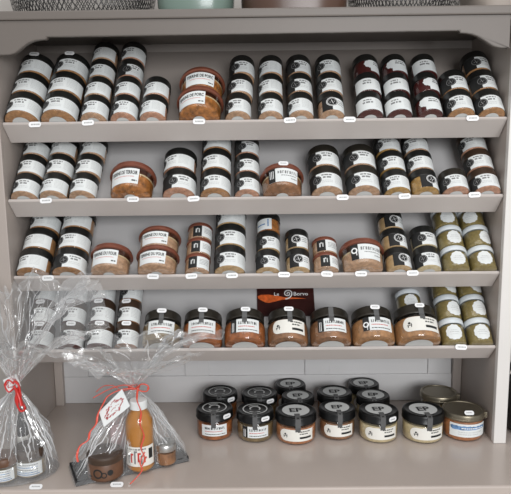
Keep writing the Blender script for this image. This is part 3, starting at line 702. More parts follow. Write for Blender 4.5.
# ------------------------------------------------------------------ jars on the worktop
def lid_tag(t, R, H, ang):
    s_ = obj('price_sticker', cached('pills', lambda: pill('price_sticker', .021, .0105, .0008, TAGM)), t)
    s_.matrix_local = Matrix.Rotation(ang, 4, 'Z') @ Matrix.Translation((0, -R-.0004, H*.87)) ; obj('print', cached('pillp', lambda: price_print(.021, .0105, .0008, 3)), s_)
def base_jar(px, py, wpx, fill, style, lidlogo, label, spin=0.0, stick=None, H=0.066, y=None):
    P = at_z(px, py, ZB+H); dep = proj(P)[2]; R = round(wpx*.5*dep/FPX*.985, 4)
    P.y = min(P.y, B-.0068-R)
    if y is not None: P.y = y
    t = empty('wide_preserve_jar', (P.x, P.y, ZB+.0003), Matrix.Rotation(spin, 3, 'Z'))
    tag(t, label, 'jar', 'black-lidded jars on the worktop')
    wide_jar(t, R, H, fill, style, False, 'black', seed=int(px), lidlogo=lidlogo)
    if stick is not None: lid_tag(t, R, H, stick)
    return t
base_jar(214.5, 407, 38, 'rust', 'plain', 'ring', 'rust-red jar with ringed black lid, first of the front row', .0, .75)
base_jar(255, 408.5, 38.5, 'olive', 'block', 'ring', 'olive-brown jar with ringed black lid, second of the front row', .0, .55)
base_jar(295.5, 408, 42, 'salmon', 'oval', 'disc', 'orange jar with grey lid sticker, third of the front row', .05, y=.0262)
base_jar(337, 406.5, 37.5, 'brown', 'oval', 'disc', 'brown jar with grey lid sticker, fourth of the front row', .05)
base_jar(378.5, 408.5, 40.5, 'pale', 'oval', 'disc', 'pale cream jar with price sticker, fifth of the front row', .05, .5)
base_jar(423, 408.5, 42.5, 'pale', 'oval', 'disc', 'pale cream jar beside the gold-lidded jar in the front row', .08)
base_jar(220, 391, 36, 'rust', 'plain', 'ring', 'ringed black-lidded jar behind the first front jar, below the shelf', .0, .7)
base_jar(259.5, 392, 37, 'olive', 'block', 'ring', 'ringed black-lidded jar behind the second front jar, with price sticker', .0, .6)
base_jar(297.5, 393, 33.5, 'salmon', 'oval', 'disc', 'grey-stickered black-lidded jar in second row behind the orange jar', .1, y=.1140)
base_jar(334.5, 391, 36, 'brown', 'oval', 'disc', 'grey-stickered black-lidded jar in second row behind the brown jar')
base_jar(372.5, 393, 33.8, 'pale', 'oval', 'disc', 'grey-stickered black-lidded jar in second row behind the pale cream jar', -.1, y=.1138)
base_jar(290, 380.5, 31.3, 'salmon', 'oval', 'disc', 'black-lidded jar alone at back left, nearest the panelled back')
base_jar(362.5, 380, 31.3, 'pale', 'oval', 'disc', 'black-lidded jar alone at back right, nearest the panelled back', .1)

def gold_jar(px, py, wpx, H, label, fill, lab, stick=None):
    P = at_z(px, py, ZB+H); R = round(wpx*.5*proj(P)[2]/FPX*.985, 4); Rb = R*.94
    P.x = min(P.x, h-R-.006)
    t = empty('gold_lidded_jar', (P.x, P.y, ZB+.0003)); tag(t, label, 'jar', 'gold-lidded jars on the worktop')
    obj('glass', lathe('glass', [(0, 0), (Rb*.80, 0), (Rb*.92, H*.03), (Rb*.98, H*.12), (Rb, H*.4), (Rb*.99, H*.66), (Rb*.94, H*.76), (Rb*.94, H*.82)], GLASS, 36), t)
    obj('contents', lathe('contents', [(0, H*.02), (Rb*.78, H*.02), (Rb*.90, H*.05), (Rb*.955, H*.13), (Rb*.975, H*.4), (Rb*.965, H*.66), (Rb*.9, H*.72), (0, H*.72)], F[fill], 36), t)
    l_ = obj('lid', lathe('lid', [(R*.93, H*.78), (R*.985, H*.78), (R, H*.80), (R, H*.83), (R*.98, H*.845), (R*.98, H*.95), (R*.96, H*.985), (R*.92, H), (R*.86, H*.99), (R*.84, H*.965), (0, H*.965)], GOLD, 40), t)
    tabm = boxmesh('lid_tab', -.006, .006, -.004, .002, -.001, .012, GOLD, .0008)
    tb = obj('lid_tab', tabm, l_); tb.matrix_local = Matrix.Rotation(1.25, 4, 'Z') @ Matrix.Translation((0, -R, H*.78))
    if lab:
        rf = lambda v: Rb*1.0+.0005; W = Wrap(rf, H*.4)
        W.rect(-R*.92, R*.98, H*.20, H*.68, 0, 0); lb = obj('label', W.mesh('label', PAPER), t)
        W2 = Wrap(rf, H*.4); q = random.Random(4); n = 22; b = len(W2.V)
        for i in range(n+1):
            u = -R*.80+(R*1.7)*i/n; W2.V.append(W2.P(u, H*(.45+.012*q.random()+.03*i/n), .0003)); W2.V.append(W2.P(u, H*(.60+.03*q.random()-.02*i/n), .0003))
        for i in range(n): W2.F.append((b+2*i, b+2*i+2, b+2*i+3, b+2*i+1)); W2.M.append(0)
        W2.words(-R*.35, R*.75, H*.53, H*.035, q, .0006, 1); W2.words(-R*.5, R*.7, H*.38, H*.03, q, .0003, 2); W2.words(-R*.5, R*.5, H*.30, H*.03, q, .0003, 2)
        W2.disc(-R*.78, H*.55, H*.07, .0006, 0, 14)
        obj('print', W2.mesh('print', [BLUEINK, WHITEINK, STICK]), lb)
    if stick:
        s_ = obj('price_sticker', cached('pills', lambda: pill('price_sticker', .021, .0105, .0008, TAGM)), t)
        s_.matrix_local = Matrix.Translation((0.002, -R*.72, H*1.0+.003)) @ Matrix.Rotation(-.9, 4, 'X'); obj('print', cached('pillp', lambda: 0), s_)
gold_jar(468.5, 408, 42.5, .063, 'gold-lidded jar of orange soup with blue and white label', 'salmon', True, True)
gold_jar(439, 391, 37.5, .066, 'dull gold-lidded jar at the back beside the right side panel', 'olive', False)

# ------------------------------------------------------------------ price tags on the shelf edges
def price_tag(px, py, tier, label):
    z = TZ[tier]; P = at_y(px, py, -0.004)
    t = empty('price_tag', (P.x, -0.004, P.z)); tag(t, label, 'price tag', 'white price tags')
    t.rotation_euler = (-0.25, random.uniform(-.06, .06), 0)
    obj('card', cached('ptag', lambda: pill('card', .0255, .0115, .0012, TAGM)), t)
    obj('print', cached(('ptagp', px % 3), lambda: price_print(.026, .0115, .0012, int(px))), t)
UNDER = {0: 'top', 1: 'second', 2: 'third', 3: 'fourth'}
for tier, L in enumerate([[(35, 124.6, 'between the first and second jar columns'), (88, 122.8, 'under the third jar column'), (199, 121.6, 'under the stacked red-lidded terrines'), (290, 120.3, 'under the eighth and ninth columns'), (349.5, 119.6, 'left of the dark red jars'), (472.5, 118.2, 'near the right end')],
                          [(46, 200.6, 'under the first two columns'), (133, 199.3, 'under the orange terrine'), (193.5, 198.8, 'right of the pink jar column'), (342.5, 197.4, 'between the two bronze-lidded columns'), (404.5, 196.2, 'under the yellow-brown jars'), (474.5, 194.8, 'at the right end')],
                          [(48, 278, 'at the left end behind cellophane'), (153, 276.4, 'under the stacked terrines'), (191.5, 276, 'under the small red-lidded stack of three'), (232, 275.4, 'under the sixth column'), (284, 274.6, 'between the seventh and eighth columns'), (327, 274, 'under the small red-lidded pair'), (361, 273.7, 'under the swirl-marked terrine'), (412.5, 273, 'right of the half-black labels')],
                          [(461, 347, 'under the mustard jars')]]):
    for px, py, wh in L: price_tag(px, py, tier, 'white price tag on %s shelf edge, %s' % (UNDER[tier], wh))
for px, py, wh in ((117, 486, 'in front of the orange juice gift pack'), (36, 488.3, 'in front of the left gift pack')):
    P = at_z(px, py, ZB); t = empty('price_tag', (P.x, P.y, ZB+.0002), Matrix.Rotation(-1.15, 3, 'X')); t.location.z = ZB+.0028
    tag(t, 'white price tag lying on the worktop %s' % wh, 'price tag', 'white price tags')
    obj('card', cached('ptag', lambda: 0), t); obj('print', CACHE[('ptagp', 0)] if ('ptagp', 0) in CACHE else list(CACHE[k] for k in CACHE if k[0] == 'ptagp')[0], t)
# price tag standing on the lid of the striped terrine
# ------------------------------------------------------------------ salmon brand card on the fourth shelf
o4 = Vector((0, 0.001, TZ[3]))
sC = SB-0.0025
pc = o4+SD*sC
c1 = hit(257, 289, pc, SD); c2 = hit(313.5, 289.5, pc, SD); c3 = hit(257, 309, pc, SD)
cw = (c2-c1).length; a_top = (c1-o4).dot(AX); ch = 0.075
cr = empty('brand_card', Vector(((c1.x+c2.x)/2, 0, 0)) + o4 + SD*sC + AX*(a_top-ch), Matrix.Rotation(-ALPHA, 3, 'X'))
tag(cr, 'dark maroon advertising card with orange fish and white lettering behind wide jars', 'card')
MAROON = mat('maroon_card', (0.045, 0.010, 0.008), 0.4, var=0.25, vscale=40)
FISH = mat('orange_fish_print', (0.75, 0.14, 0.03), 0.4, var=0.3, vscale=90)
obj('board', boxmesh('board', -cw/2, cw/2, -.0012, .0012, 0, ch, MAROON, .0004), cr)
def flatprint(name, polys, m, parent, y=-.0015):
    V = []; Fs = []
    for p in polys:
        b = len(V); V += [(x, y, z) for x, z in p]; Fs.append(tuple(range(b, b+len(p))))
    return obj(name, mesh(name, V, Fs, m), parent)
# visible strip of the card is its upper 25 mm or so
zt_ = ch
fish = [(-.50, -.52), (-.44, -.43), (-.30, -.42), (-.12, -.53), (-.02, -.62), (.12, -.63), (.30, -.68), (.36, -.72), (.10, -.74), (-.06, -.78), (-.20, -.92), (-.30, -.99), (-.36, -.97), (-.40, -.88), (-.46, -.76), (-.49, -.68)]
vh = 0.040
flatprint('fish_print', [[(x*cw*.98, zt_+z*vh) for x, z in fish]], FISH, cr)
sp_ = []
for k in range(26):
    a = k/25*2.0*PI*1.1 + PI*0.9; r = .16*(1-.62*(1-k/25))
    sp_.append((0.03+r*math.cos(-a)*.42, -.36+r*math.sin(-a)))
ax_ = []; pts = [(x*cw, zt_+z*vh) for x, z in sp_]
pts += [(pts[-1][0]-.0005+.0006*k, pts[-1][1]-.0022*k) for k in range(1, 2)]
swv = []
def stroke(pts, w0, w1):
    q = []
    for i in range(len(pts)-1):
        (x0_, z0_), (x1_, z1_) = pts[i], pts[i+1]; L = math.hypot(x1_-x0_, z1_-z0_) or 1; nx, nz = -(z1_-z0_)/L, (x1_-x0_)/L
        a_ = w0+(w1-w0)*i/len(pts); b_ = w0+(w1-w0)*(i+1)/len(pts)
        q.append([(x0_-nx*a_, z0_-nz*a_), (x1_-nx*b_, z1_-nz*b_), (x1_+nx*b_, z1_+nz*b_), (x0_+nx*a_, z0_+nz*a_)])
    return q
curl = [(0.03+(.035+.075*k/22)*math.cos(2.4-k*.27)*.55, -.36+(.07+.10*k/22)*math.sin(2.4-k*.27)*1.15) for k in range(0, 22)]
curl = [(-.015, -.30), (.0, -.36), (.025, -.37), (.045, -.33), (.045, -.26), (.02, -.20), (-.02, -.19), (-.055, -.25), (-.062, -.34)]
hook = [(.02, -.36), (-.002, -.33), (-.002, -.27), (.02, -.24), (.045, -.26), (.055, -.33), (.04, -.42), (.0, -.45), (-.04, -.40), (-.055, -.30), (-.04, -.19), (.0, -.13), (.05, -.13), (.09, -.20), (.10, -.32), (.085, -.45), (.05, -.56), (.0, -.62), (-.04, -.64)]
flatprint('curl_print', stroke([(x*cw*.85+.03*cw, zt_+(z*1.15)*vh) for x, z in hook], .0009, .0016), WHITEINK, cr, -.0017)
for body, cx, ww in (('Le', -.155, .085), ('Borvo', .27, .25)):
    me = text_mesh(body, .01); xs = [p.co.x for p in me.vertices]; x0_, x1_ = min(xs), max(xs); k = ww*cw/(x1_-x0_)
    mm = mesh('lettering', [((cx*cw+(p.co.x-(x0_+x1_)/2)*k), -.0016, zt_-vh*.50+p.co.y*k*1.0) for p in me.vertices], [tuple(p.vertices) for p in me.polygons], WHITEINK)
    obj('lettering', mm, cr)

# ------------------------------------------------------------------ things on top of the dresser
ENAM = mat('mint_enamel', (0.165, 0.225, 0.19), 0.25, coat=0.3)
WIRE = mat('dark_wire', (0.045, 0.042, 0.04), 0.4, metal=0.6)
WICK = mat('brown_glaze', (0.085, 0.045, 0.03), 0.3, var=0.2)
TIN = mat('dull_tin', (0.16, 0.16, 0.15), 0.4, metal=0.7)
BEIGE = mat('beige_stone', (0.35, 0.30, 0.26), 0.6)
def oval_shell(name, a, b, prof, m, n=48, sup=2.4):
    V = []; Fs = []; rows = []
    for k, z in prof:
        rows.append(len(V))
        for i in range(n):
            q = 2*PI*i/n; c, s_ = math.cos(q), math.sin(q); e = 2/sup
            V.append((a*k*abs(c)**e*(1 if c > 0 else -1), b*k*abs(s_)**e*(1 if s_ > 0 else -1), z))
    for r1, r2 in zip(rows, rows[1:]):
        for i in range(n): j = (i+1) % n; Fs.append((r1+i, r1+j, r2+j, r2+i))
    Fs.append(tuple(range(n-1, -1, -1))); me = mesh(name, V, Fs, m); smooth_by_angle(me, 40); return me
def mesh_basket(x0p, x1p, yc, b, label):
    xa, xb = at_y(x0p, 6, yc-b).x, at_y(x1p, 6, yc-b).x; a = (xb-xa)/2*1.08; hh = .10
    t = empty('mesh_basket', ((xa+xb)/2, yc, zt+.0003)); tag(t, label, 'basket', 'wire mesh baskets on top')
    obj('base', oval_shell('base', a*.86, b*.86, [(1, 0), (1, .004), (.6, .0045)], TIN), t)
    sup = 2.4; e = 2/sup
    def P(u, v):
        q = 2*PI*u; c, s_ = math.cos(q), math.sin(q); k = .86+.14*(v**.6)
        return Vector((a*k*abs(c)**e*(1 if c > 0 else -1), b*k*abs(s_)**e*(1 if s_ > 0 else -1), .003+hh*v))
    V = []; Fs = []; n = 96; st = 8
    for sgn in (1, -1):
        for i in range(n):
            bi = len(V)
            for k in range(st+1):
                v = k/st; p = P((i+sgn*v*5)/n, v); tng = (P((i+sgn*v*5+.2)/n, v)-p); tng = tng.normalized()*.0010
                V += [p-tng, p+tng]
            for k in range(st): Fs.append((bi+2*k, bi+2*k+1, bi+2*k+3, bi+2*k+2))
    o_ = obj('wire_mesh', mesh('wire_mesh', V, Fs, WIRE), t); o_['kind'] = 'stuff'
    obj('rim', tube('rim', [P(i/60, 1) for i in range(61)], .003, WIRE), t)
    obj('foot_rim', tube('foot_rim', [P(i/60, 0) for i in range(61)], .0025, TIN), t)
mesh_basket(-4, 146, .085, .10, 'oval dark wire mesh basket on the left of the dresser top')
mesh_basket(356, 473, .085, .10, 'round dark wire mesh basket on the right of the dresser top')
def pot(x0p, x1p, yc, b, m, label, name, prof, hh, cat):
    xa, xb = at_y(x0p, 6, yc-b).x, at_y(x1p, 6, yc-b).x; a = (xb-xa)/2
    t = empty(name, ((xa+xb)/2, yc, zt+.0003)); tag(t, label, cat)
    obj('body', oval_shell('body', a, b, prof, m, 48, 2.8), t)
    obj('rim', oval_shell('rim', a*1.03, b*1.03, [(.99, hh-.004), (1, hh), (1, hh+.006), (.95, hh+.006)], m, 48, 2.8), t)
pot(152, 234, .06, .075, ENAM, 'mint green enamel dish on the dresser top', 'enamel_dish', [(.84, 0), (.93, .004), (.97, .02), (1, .07)], .07, 'dish')
pot(240, 352, .07, .085, WICK, 'dark brown glazed oven dish on the dresser top', 'oven_dish', [(.92, 0), (.97, .004), (.99, .02), (1, .06)], .06, 'dish')
pot(478, 530, .08, .085, BEIGE, 'beige stoneware dish at right end of the dresser top', 'stoneware_dish', [(.90, 0), (.96, .004), (.99, .02), (1, .06)], .06, 'dish')

# ------------------------------------------------------------------ black bag on the worktop beyond the right post
BAG = mat('black_bag_cloth', (0.012, 0.012, 0.013), 0.45, bump=.4, bscale=60)
bx = empty('shoulder_bag', (0.615, 0.06, ZB+.0003)); tag(bx, 'black bag partly hidden behind the white right post', 'bag')
V = []; prof = [(.6, 0), (.95, .01), (1, .05), (.92, .09), (.75, .115), (.3, .125)]
obj('body', oval_shell('body', .036, .07, prof, BAG, 32, 2.6), bx)
obj('strap', tube('strap', [Vector((-.02+.02*math.sin(k/14*PI), -.05+.1*k/14, .10+.12*math.sin(k/14*PI))) for k in range(15)], .004, BAG), bx)

# ------------------------------------------------------------------ gift packs wrapped in cellophane
REDR = mat('red_ribbon', (0.62, 0.025, 0.02), 0.35, coat=0.3)
ORR = mat('coral_ribbon', (0.72, 0.085, 0.05), 0.35, coat=0.3)
TRAY = mat('black_tray', (0.008, 0.008, 0.009), 0.5)
from mathutils import noise as mn
def cellophane(name, loop, G, seed, flare, pleats, parent, bulge=.006, n=150, ymax=None, amp=1.0, nfold=190, share=.68):
    """crumpled sheet: from a loop on the ground to a tied neck at G, then a ragged fan above it.
    flare: function(u 0..1) -> (out radius, rise, side shift) of the ragged edge"""
    q = random.Random(seed); L = len(loop); V = []; Fs = []
    def lp(u):
        f_ = u*L; i = int(f_) % L; k = f_-int(f_); return loop[i].lerp(loop[(i+1) % L], k)
    jit = [q.uniform(-1, 1) for _ in range(n)]; off = Vector((seed*1.7, seed*.3, 0)); M1, M2 = 34, 30; cen = sum(loop, Vector())/L
    ed = [q.uniform(.6, 1.3) for _ in range(n)]
    for _ in range(5): ed = [(ed[i-1]+2*ed[i]+ed[(i+1) % n])/4 for i in range(n)]
    def crease(p, s_): return abs(mn.noise(p*s_+off))*2-.55
    for k in range(M1+1):
        tt = k/M1
        for i in range(n):
            u = i/n; p0 = lp(u); d = p0-cen; d.z = 0; dn = d.normalized()
            p = cen.lerp(G, tt)+d*(1-tt)**.9+dn*bulge*math.sin(PI*tt)
            env = math.sin(PI*min(1, tt*1.02))
            ray_ = Vector((math.cos(2*PI*u), math.sin(2*PI*u), tt*.25))
            fold = amp*env*(.012*crease(ray_, 3.2)+.007*crease(ray_, 8)+.003*jit[i]) + amp*env*.004*crease(p, 45)
            p = p+dn*fold
            if k == M1: p = G+dn*(.006+.003*jit[i])
            if k == 0: p = p0.copy()
            V.append(p)
    for k in range(1, M2+1):
        tt = k/M2
        for i in range(n):
            u = i/n; d0 = lp(u)-cen; d0.z = 0; d0.normalize(); fr, fh, fx = flare(u, d0); e = ed[i]
            ray_ = Vector((math.cos(2*PI*u)*1.0, math.sin(2*PI*u), tt*.35))
            p = G+d0*(.007+fr*e*tt**1.1)+Vector((fx*tt, 0, fh*e*math.sin(tt*PI*.5)))
            side = Vector((-d0.y, d0.x, 0)); sc = tt**.8
            p = p+amp*(d0*(.030*crease(ray_, 3.0)+.018*crease(ray_, 7))+side*(.022*mn.noise(ray_*5+off))+Vector((0, 0, 1))*(.009*crease(ray_+Vector((9, 0, 0)), 6)))*sc
            p = p+amp*Vector((mn.noise(p*38+off), mn.noise(p*38-off), mn.noise(p*41+off)))*.011*sc
            V.append(p)
    if ymax is not None:
        for v in V:
            if v.y > ymax: v.y = ymax+(v.y-ymax)*.12
    rows = M1+M2+1
    for k in range(rows-1):
        for i in range(n):
            j = (i+1) % n; Fs.append((k*n+i, k*n+j, (k+1)*n+j, (k+1)*n+i))
    # pinched creases: thin ridges up the film, whitened to paint its highlight streaks
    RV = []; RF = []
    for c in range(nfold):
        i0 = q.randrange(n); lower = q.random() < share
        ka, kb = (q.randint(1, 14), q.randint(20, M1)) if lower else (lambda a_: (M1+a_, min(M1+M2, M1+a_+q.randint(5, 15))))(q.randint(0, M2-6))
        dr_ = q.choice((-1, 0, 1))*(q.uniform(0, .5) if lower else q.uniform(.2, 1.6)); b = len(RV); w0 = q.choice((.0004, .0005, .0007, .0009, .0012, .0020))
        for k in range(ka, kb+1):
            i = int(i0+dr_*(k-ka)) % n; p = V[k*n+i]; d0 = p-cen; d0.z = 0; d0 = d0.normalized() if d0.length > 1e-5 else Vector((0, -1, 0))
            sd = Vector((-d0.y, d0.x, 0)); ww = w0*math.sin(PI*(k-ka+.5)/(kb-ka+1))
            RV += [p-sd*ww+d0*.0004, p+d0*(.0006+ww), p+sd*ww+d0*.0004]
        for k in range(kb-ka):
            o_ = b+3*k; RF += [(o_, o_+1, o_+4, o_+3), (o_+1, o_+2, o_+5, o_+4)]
    co = obj(name, mesh(name, V, Fs, CELLO), parent)
    fo = obj('film_fold_highlights', mesh('film_fold_highlights', RV, RF, FOLD), co); fo['kind'] = 'stuff'
    return co
def bend(pts, n=8):
    """Catmull-Rom through the points"""
    pts = [Vector(p) for p in pts]; P = [pts[0]]+pts+[pts[-1]]; out = []
    for i in range(1, len(P)-2):
        for k in range(n):
            t_ = k/n; a, b, c, d = P[i-1], P[i], P[i+1], P[i+2]
            out.append(.5*((2*b)+(c-a)*t_+(2*a-5*b+4*c-d)*t_*t_+(3*b-a-3*c+d)*t_**3))
    return out+[pts[-1]]

# --- pack with the orange bottle
A_ = at_z(76, 487, ZB); B_ = at_z(189, 461.5, ZB); e1 = (B_-A_); e1.z = 0; LW = e1.length; e1.normalize(); e2 = Vector((-e1.y, e1.x, 0)); DP = 0.085
g1 = empty('gift_pack', (A_+e1*LW/2+e2*DP/2)); g1.location.z = ZB+.0003
tag(g1, 'cellophane-wrapped gift tray with orange bottle, coral ribbon and white tag', 'gift pack', 'cellophane gift packs')
def L1(p): return Vector(p)-g1.location
ang = math.atan2(e1.y, e1.x)
tr = obj('tray', boxmesh('tray', -LW/2, LW/2, -DP/2, DP/2, 0, .004, TRAY, .001), g1); tr.rotation_euler.z = ang
for (xa, xb, ya, yb) in ((-LW/2, LW/2, -DP/2, -DP/2+.004), (-LW/2, LW/2, DP/2-.004, DP/2), (-LW/2, -LW/2+.004, -DP/2+.0042, DP/2-.0042), (LW/2-.004, LW/2, -DP/2+.0042, DP/2-.0042)):
    obj('tray_rim', boxmesh('tray_rim', xa, xb, ya, yb, .004, .011, TRAY, .001), tr)
def tray_pt(fx, fy, z=0): return A_+e1*LW*fx+e2*DP*fy+Vector((0, 0, z-A_.z+ZB))
cT = tray_pt(.5, .5)
G1 = hit(134, 387, tray_pt(.5, .45), Vector((0, 1, 0)))
loop = []
for (fa, fb) in (((0, 0), (1, 0)), ((1, 0), (1, 1)), ((1, 1), (0, 1)), ((0, 1), (0, 0))):
    for k in range(6):
        f_ = k/6; p = tray_pt(fa[0]+(fb[0]-fa[0])*f_, fa[1]+(fb[1]-fa[1])*f_, .002); d = p-cT; d.z = 0
        loop.append(L1(p+d.normalized()*.003))
cellophane('cellophane', loop, L1(G1), 11, lambda u, d: (.125 if d.x > 0 else .12, .10 if d.y > 0 else .07, .01), 15, g1, ymax=-.055-g1.location.y)
# --- contents
def product(name, fn, P, label, cat):
    t = empty(name, P); tag(t, label, cat); fn(t); return t
JUICE = mat('orange_juice', (0.52, 0.21, 0.035), 0.3, coat=.5, var=.12, vscale=25)
ZT = .0003+.004+.0004
def bottle(t):
    R = .0292; Hb = .148
    pr_ = [(0, 0), (R*.85, 0), (R, .006), (R, .096), (R*.96, .108), (R*.78, .120), (R*.58, .128), (R*.52, .132), (R*.52, .138)]
    obj('glass', lathe('glass', pr_, GLASS, 32), t)
    obj('juice', lathe('juice', [(0, .002), (R*.82, .002), (R*.965, .007), (R*.965, .096), (R*.92, .107), (R*.74, .119), (R*.54, .127), (R*.48, .130), (0, .130)], JUICE, 32), t)
    obj('cap', lathe('cap', [(R*.53, .131), (R*.62, .131), (R*.62, .146), (R*.56, .148), (0, .148)], PAPER, 24), t)
    W = Wrap(lambda v: R+.0005, .04); W.rect(-R*1.3, R*1.3, .016, .058, 0); lb = obj('label', W.mesh('label', PAPER2), t)
    W = Wrap(lambda v: R+.0005, .04); q = random.Random(5)
    for (u, v0, v1, ww, mi) in ((-.75, .022, .040, .12, 0), (-.5, .024, .044, .10, 1), (-.25, .022, .05, .12, 0), (.0, .026, .046, .12, 1), (.22, .022, .04, .10, 0), (.45, .024, .036, .1, 1)):
        W.rect(R*u, R*(u+ww), v0, v1, .0003, mi); W.rect(R*u, R*(u+ww*1.9), v1-.004, v1, .0003, mi)
    W.words(-R*.9, R*.6, .053, .003, q, .0003, 0); W.rect(R*.8, R*1.15, .030, .052, .0003, 2)
    obj('print', W.mesh('print', [GREYINK, REDINK, INK]), lb)
pb = at_z(141, 467, ZB+ZT); product('juice_bottle', bottle, pb, 'orange juice bottle with white label inside the cellophane pack', 'bottle')
COPPER = mat('brown_card_sleeve', (0.12, 0.055, 0.028), .45, var=.2, vscale=60)
def brown_jar(t):
    R = .036; Hh = .05
    obj('glass', lathe('glass', [(0, 0), (R*.9, 0), (R, .004), (R, .034), (R*.93, .038)], COPPER, 32), t)
    obj('lid', lathe('lid', [(R*.90, .036), (R*1.0, .036), (R*1.02, .038), (R*1.02, .047), (R*.95, .05), (0, .05)], BROWNLID, 32), t)
    W = Wrap(lambda v: R+.0003, .02)
    W.ringr(-R*.2, .019, .007, .010, 0, 0); W.disc(R*.5, .02, .006, 0, 0, 14); W.ringr(R*.15, .016, .004, .006, .0002, 0); W.rect(-R*.9, -R*.6, .01, .013, 0, 0)
    obj('print', W.mesh('print', INK), t)
P_ = at_z(106, 474, ZB+ZT); product('spread_jar', brown_jar, P_, 'brown jar with dark lid and black swirls, left of the juice bottle', 'jar')
def small_jar(t, R=.0225, Hh=.045, lm=SILVER, fill='beige', lab=False):
    obj('glass', lathe('glass', [(0, 0), (R*.86, 0), (R*.97, .003), (R*.97, Hh*.62), (R*.88, Hh*.7), (R*.88, Hh*.75)], GLASS, 28), t)
    obj('contents', lathe('contents', [(0, .0015), (R*.84, .0015), (R*.945, .004), (R*.945, Hh*.6), (0, Hh*.66)], F[fill], 28), t)
    obj('lid', lathe('lid', [(R*.9, Hh*.70), (R, Hh*.70), (R*1.01, Hh*.73), (R, Hh*.95), (R*.94, Hh), (0, Hh*.99)], lm, 28), t)
    if lab:
        W = Wrap(lambda v: R*.97+.0004, Hh*.35); W.rect(-R*1.1, R*1.1, Hh*.12, Hh*.6, 0); lb = obj('label', W.mesh('label', PAPER), t)
        W = Wrap(lambda v: R*.97+.0004, Hh*.35); q = random.Random(R); 
        for k in range(4): W.words(-R*.7, R*.8, Hh*(.52-.09*k), Hh*.03, q, .0003, k % 2)
        W.rect(-R*.9, R*.9, Hh*.16, Hh*.19, .0003, 1)
        obj('print', W.mesh('print', [GREYINK, BLUEINK]), lb)
P_ = at_z(166, 462, ZB+ZT); product('dessert_jar', lambda t: small_jar(t, fill='brown'), P_, 'small silver-lidded jar of pinkish cream, right of the juice bottle', 'jar')
PINKC = mat('pale_pink_card', (0.52, 0.36, 0.36), .5, var=.1, vscale=50)
P_ = at_z(121, 456, ZB+ZT)
def carton(t):
    obj('body', boxmesh('body', -.022, .022, -.012, .012, 0, .078, PINKC, .002), t)
    obj('flap', boxmesh('flap', -.021, .021, -.002, .002, .0782, .088, PINKC, .001), t)
product('pink_carton', carton, P_, 'pale pink carton standing behind the brown jar in the cellophane', 'carton')
bpy.data.objects['pink_carton'].rotation_euler.z = ang
P_ = at_z(159, 455, ZB+ZT)
# ribbon and tag
neck = L1(G1)
def from_px(pts, ref): return [L1(hit(x, y, ref, Vector((0, 1, 0)))) for x, y in pts]
yfront = G1.y-.012
def ribpx(pts, y0, y1): 
    out = []
    for i, (x, y) in enumerate(pts):
        yy = y0+(y1-y0)*i/max(1, len(pts)-1); out.append(L1(at_y(x, y, yy)))
    return bend(out, 6)
yF = A_.y
rb = obj('ribbon', tube('ribbon', [neck+Vector((.0105*math.cos(k/16*2*PI), .0105*math.sin(k/16*2*PI), 0)) for k in range(17)], .0022, ORR), g1)
for nm, pts, y0, y1, r_ in (('ribbon_tail', [(134, 388), (120, 390), (108, 396), (103, 404), (98, 414), (96, 424), (90, 432), (88, 440), (80, 446), (77, 455), (78, 462)], yfront, yF-.012, .0024),
                            ('ribbon_tail', [(138, 388), (137, 400), (141, 412), (140, 424), (144, 436), (141, 448), (145, 458), (142, 466)], min(yfront, pb.y-.036), pb.y-.036, .0022),
                            ('ribbon_tail', [(145, 452), (140, 462), (142, 470), (136, 478), (130, 484)], at_z(141, 474, ZB).y-.014, yF-.001, .0018),
                            ('ribbon_bow', [(136, 388), (142, 384), (148, 386), (147, 391), (141, 391), (137, 388)], yfront, yfront-.004, .0028),
                            ('ribbon_bow', [(134, 388), (124, 385), (110, 389), (100, 394), (93, 398)], yfront, yfront-.01, .0020),
                            ('ribbon_bow', [(133, 388), (122, 391), (114, 386), (104, 386), (96, 392)], yfront, yfront+.004, .0016)):
    obj(nm, tube(nm, ribpx(pts, y0, y1), r_, ORR, 6, .5), g1)
def gift_tag(pts, y0, parent, conv, red):
    """square card given by four pixel corners, on a tilted plane"""
    P = [conv(at_y(x, y, y0-.0006*(y-390))) for x, y in pts]
    nrm = (P[1]-P[0]).cross(P[3]-P[0]).normalized()
    if nrm.y > 0: nrm = -nrm
    V = P+[p-nrm*.0012 for p in P]
    o_ = obj('gift_tag', mesh('gift_tag', V, [(0, 1, 2, 3), (7, 6, 5, 4)]+[(i, i+4, (i+1) % 4+4, (i+1) % 4) for i in range(4)], PAPER), parent)
    c = sum(P, Vector())/4; ex = (P[1]-P[0])/2; ey = (P[3]-P[0])/2; V = []; Fs = []; q = random.Random(2)
    def quad(u, v, s_):
        b = len(V)
        for (a, d) in ((-s_, 0), (0, -s_), (s_, 0), (0, s_)): V.append(c+ex*(u+a)+ey*(v+d)+nrm*.0004)
        Fs.append((b, b+1, b+2, b+3))
    for i in range(44):
        a = 2*PI*i/44; rr = q.uniform(.36, .80); quad(rr*math.cos(a), rr*math.sin(a), q.uniform(.05, .12))
    for i in range(5): quad(-.2+.1*i, q.uniform(-.08, .08), .06)
    obj('print', mesh('print', V, Fs, red), o_)
REDP = mat('brick_red_print', (0.42, 0.07, 0.07), .6)
gift_tag([(99, 412), (122, 389), (130, 406), (104, 427)], yfront-.012, g1, L1, REDP)

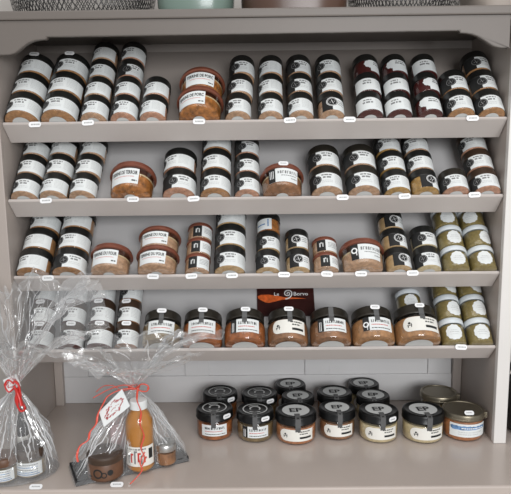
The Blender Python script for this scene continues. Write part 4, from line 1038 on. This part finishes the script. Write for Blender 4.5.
# --- pack at the far left, cut by the frame
cx, cy = at_z(24, 470, ZB).x, at_z(24, 470, ZB).y
R2 = at_z(59, 470, ZB).x-cx
g2 = empty('gift_pack', (cx-.02, cy, ZB+.0003)); tag(g2, 'cellophane-wrapped gift pack with red ribbon at far left edge', 'gift pack', 'cellophane gift packs')
def L2(p): return Vector(p)-g2.location
R2 += .02
base_l = [Vector((R2*math.cos(2*PI*k/24), .75*R2*math.sin(2*PI*k/24), .002)) for k in range(24)]
obj('tray', prism('tray', [(R2*.97*math.cos(2*PI*k/40), .72*R2*math.sin(2*PI*k/40)) for k in range(40)], 'z', 0, .0035, glassy('clear_tray', (.9, .9, .9), .1, .08, .5, .06), .0008), g2)
G2 = at_y(15, 385, cy+.0)
cellophane('cellophane', base_l, L2(G2), 23, lambda u, d: (.150 if d.x > 0 else .09, .205 if d.y > 0 else .12, .035), 13, g2, bulge=.012, n=180, ymax=-.050-g2.location.y, nfold=240, share=.35)
def R2px(pts, y0, y1): return bend([L2(at_y(x, y, y0+(y1-y0)*i/max(1, len(pts)-1))) for i, (x, y) in enumerate(pts)], 6)
for nm, pts, y0, y1, r_ in (('ribbon_bow', [(14, 381), (18, 384), (20, 392), (21, 400), (25, 408), (21, 411), (17, 404), (17, 394), (14, 386)], cy-.02, cy-.03, .0048),
                            ('ribbon_bow', [(14, 384), (8, 380), (5, 386), (9, 392), (14, 388)], cy-.018, cy-.022, .003),
                            ('ribbon_bow', [(16, 388), (20, 398), (22, 406)], cy-.026, cy-.034, .0055)):
    obj(nm, tube(nm, R2px(pts, y0, y1), r_, REDR, 8, .5), g2)
gift_tag([(3, 380), (16, 374), (21, 386), (7, 393)], cy-.02, g2, L2, REDP)
P_ = at_z(31.5, 472, ZB+.0042)
product('spread_jar', lambda t: small_jar(t, .0315, .058, BROWNLID, 'olive', True), P_, 'dark-lidded jar with white label in the left cellophane pack', 'jar')
P_ = at_z(5, 478, ZB+.0042)
product('spread_jar', lambda t: small_jar(t, .0275, .05, COPPER, 'olive', True), P_, 'copper-lidded jar cut off by the left edge of the photo', 'jar')
def stick_pack(t):
    obj('body', lathe('body', [(0, 0), (.011, 0), (.012, .004), (.012, .09), (.008, .1), (.005, .104), (.005, .112), (0, .112)], mat('dark_bottle', (.02, .015, .012), .2, coat=.4), 20), t)
    obj('band', lathe('band', [(.0124, .03), (.0127, .031), (.0127, .055), (.0124, .056)], PAPER2, 20), t)
P_ = at_z(25, 459, ZB+.0042); product('dark_vial', stick_pack, P_, 'slim dark bottle standing behind jars in the left pack', 'bottle')
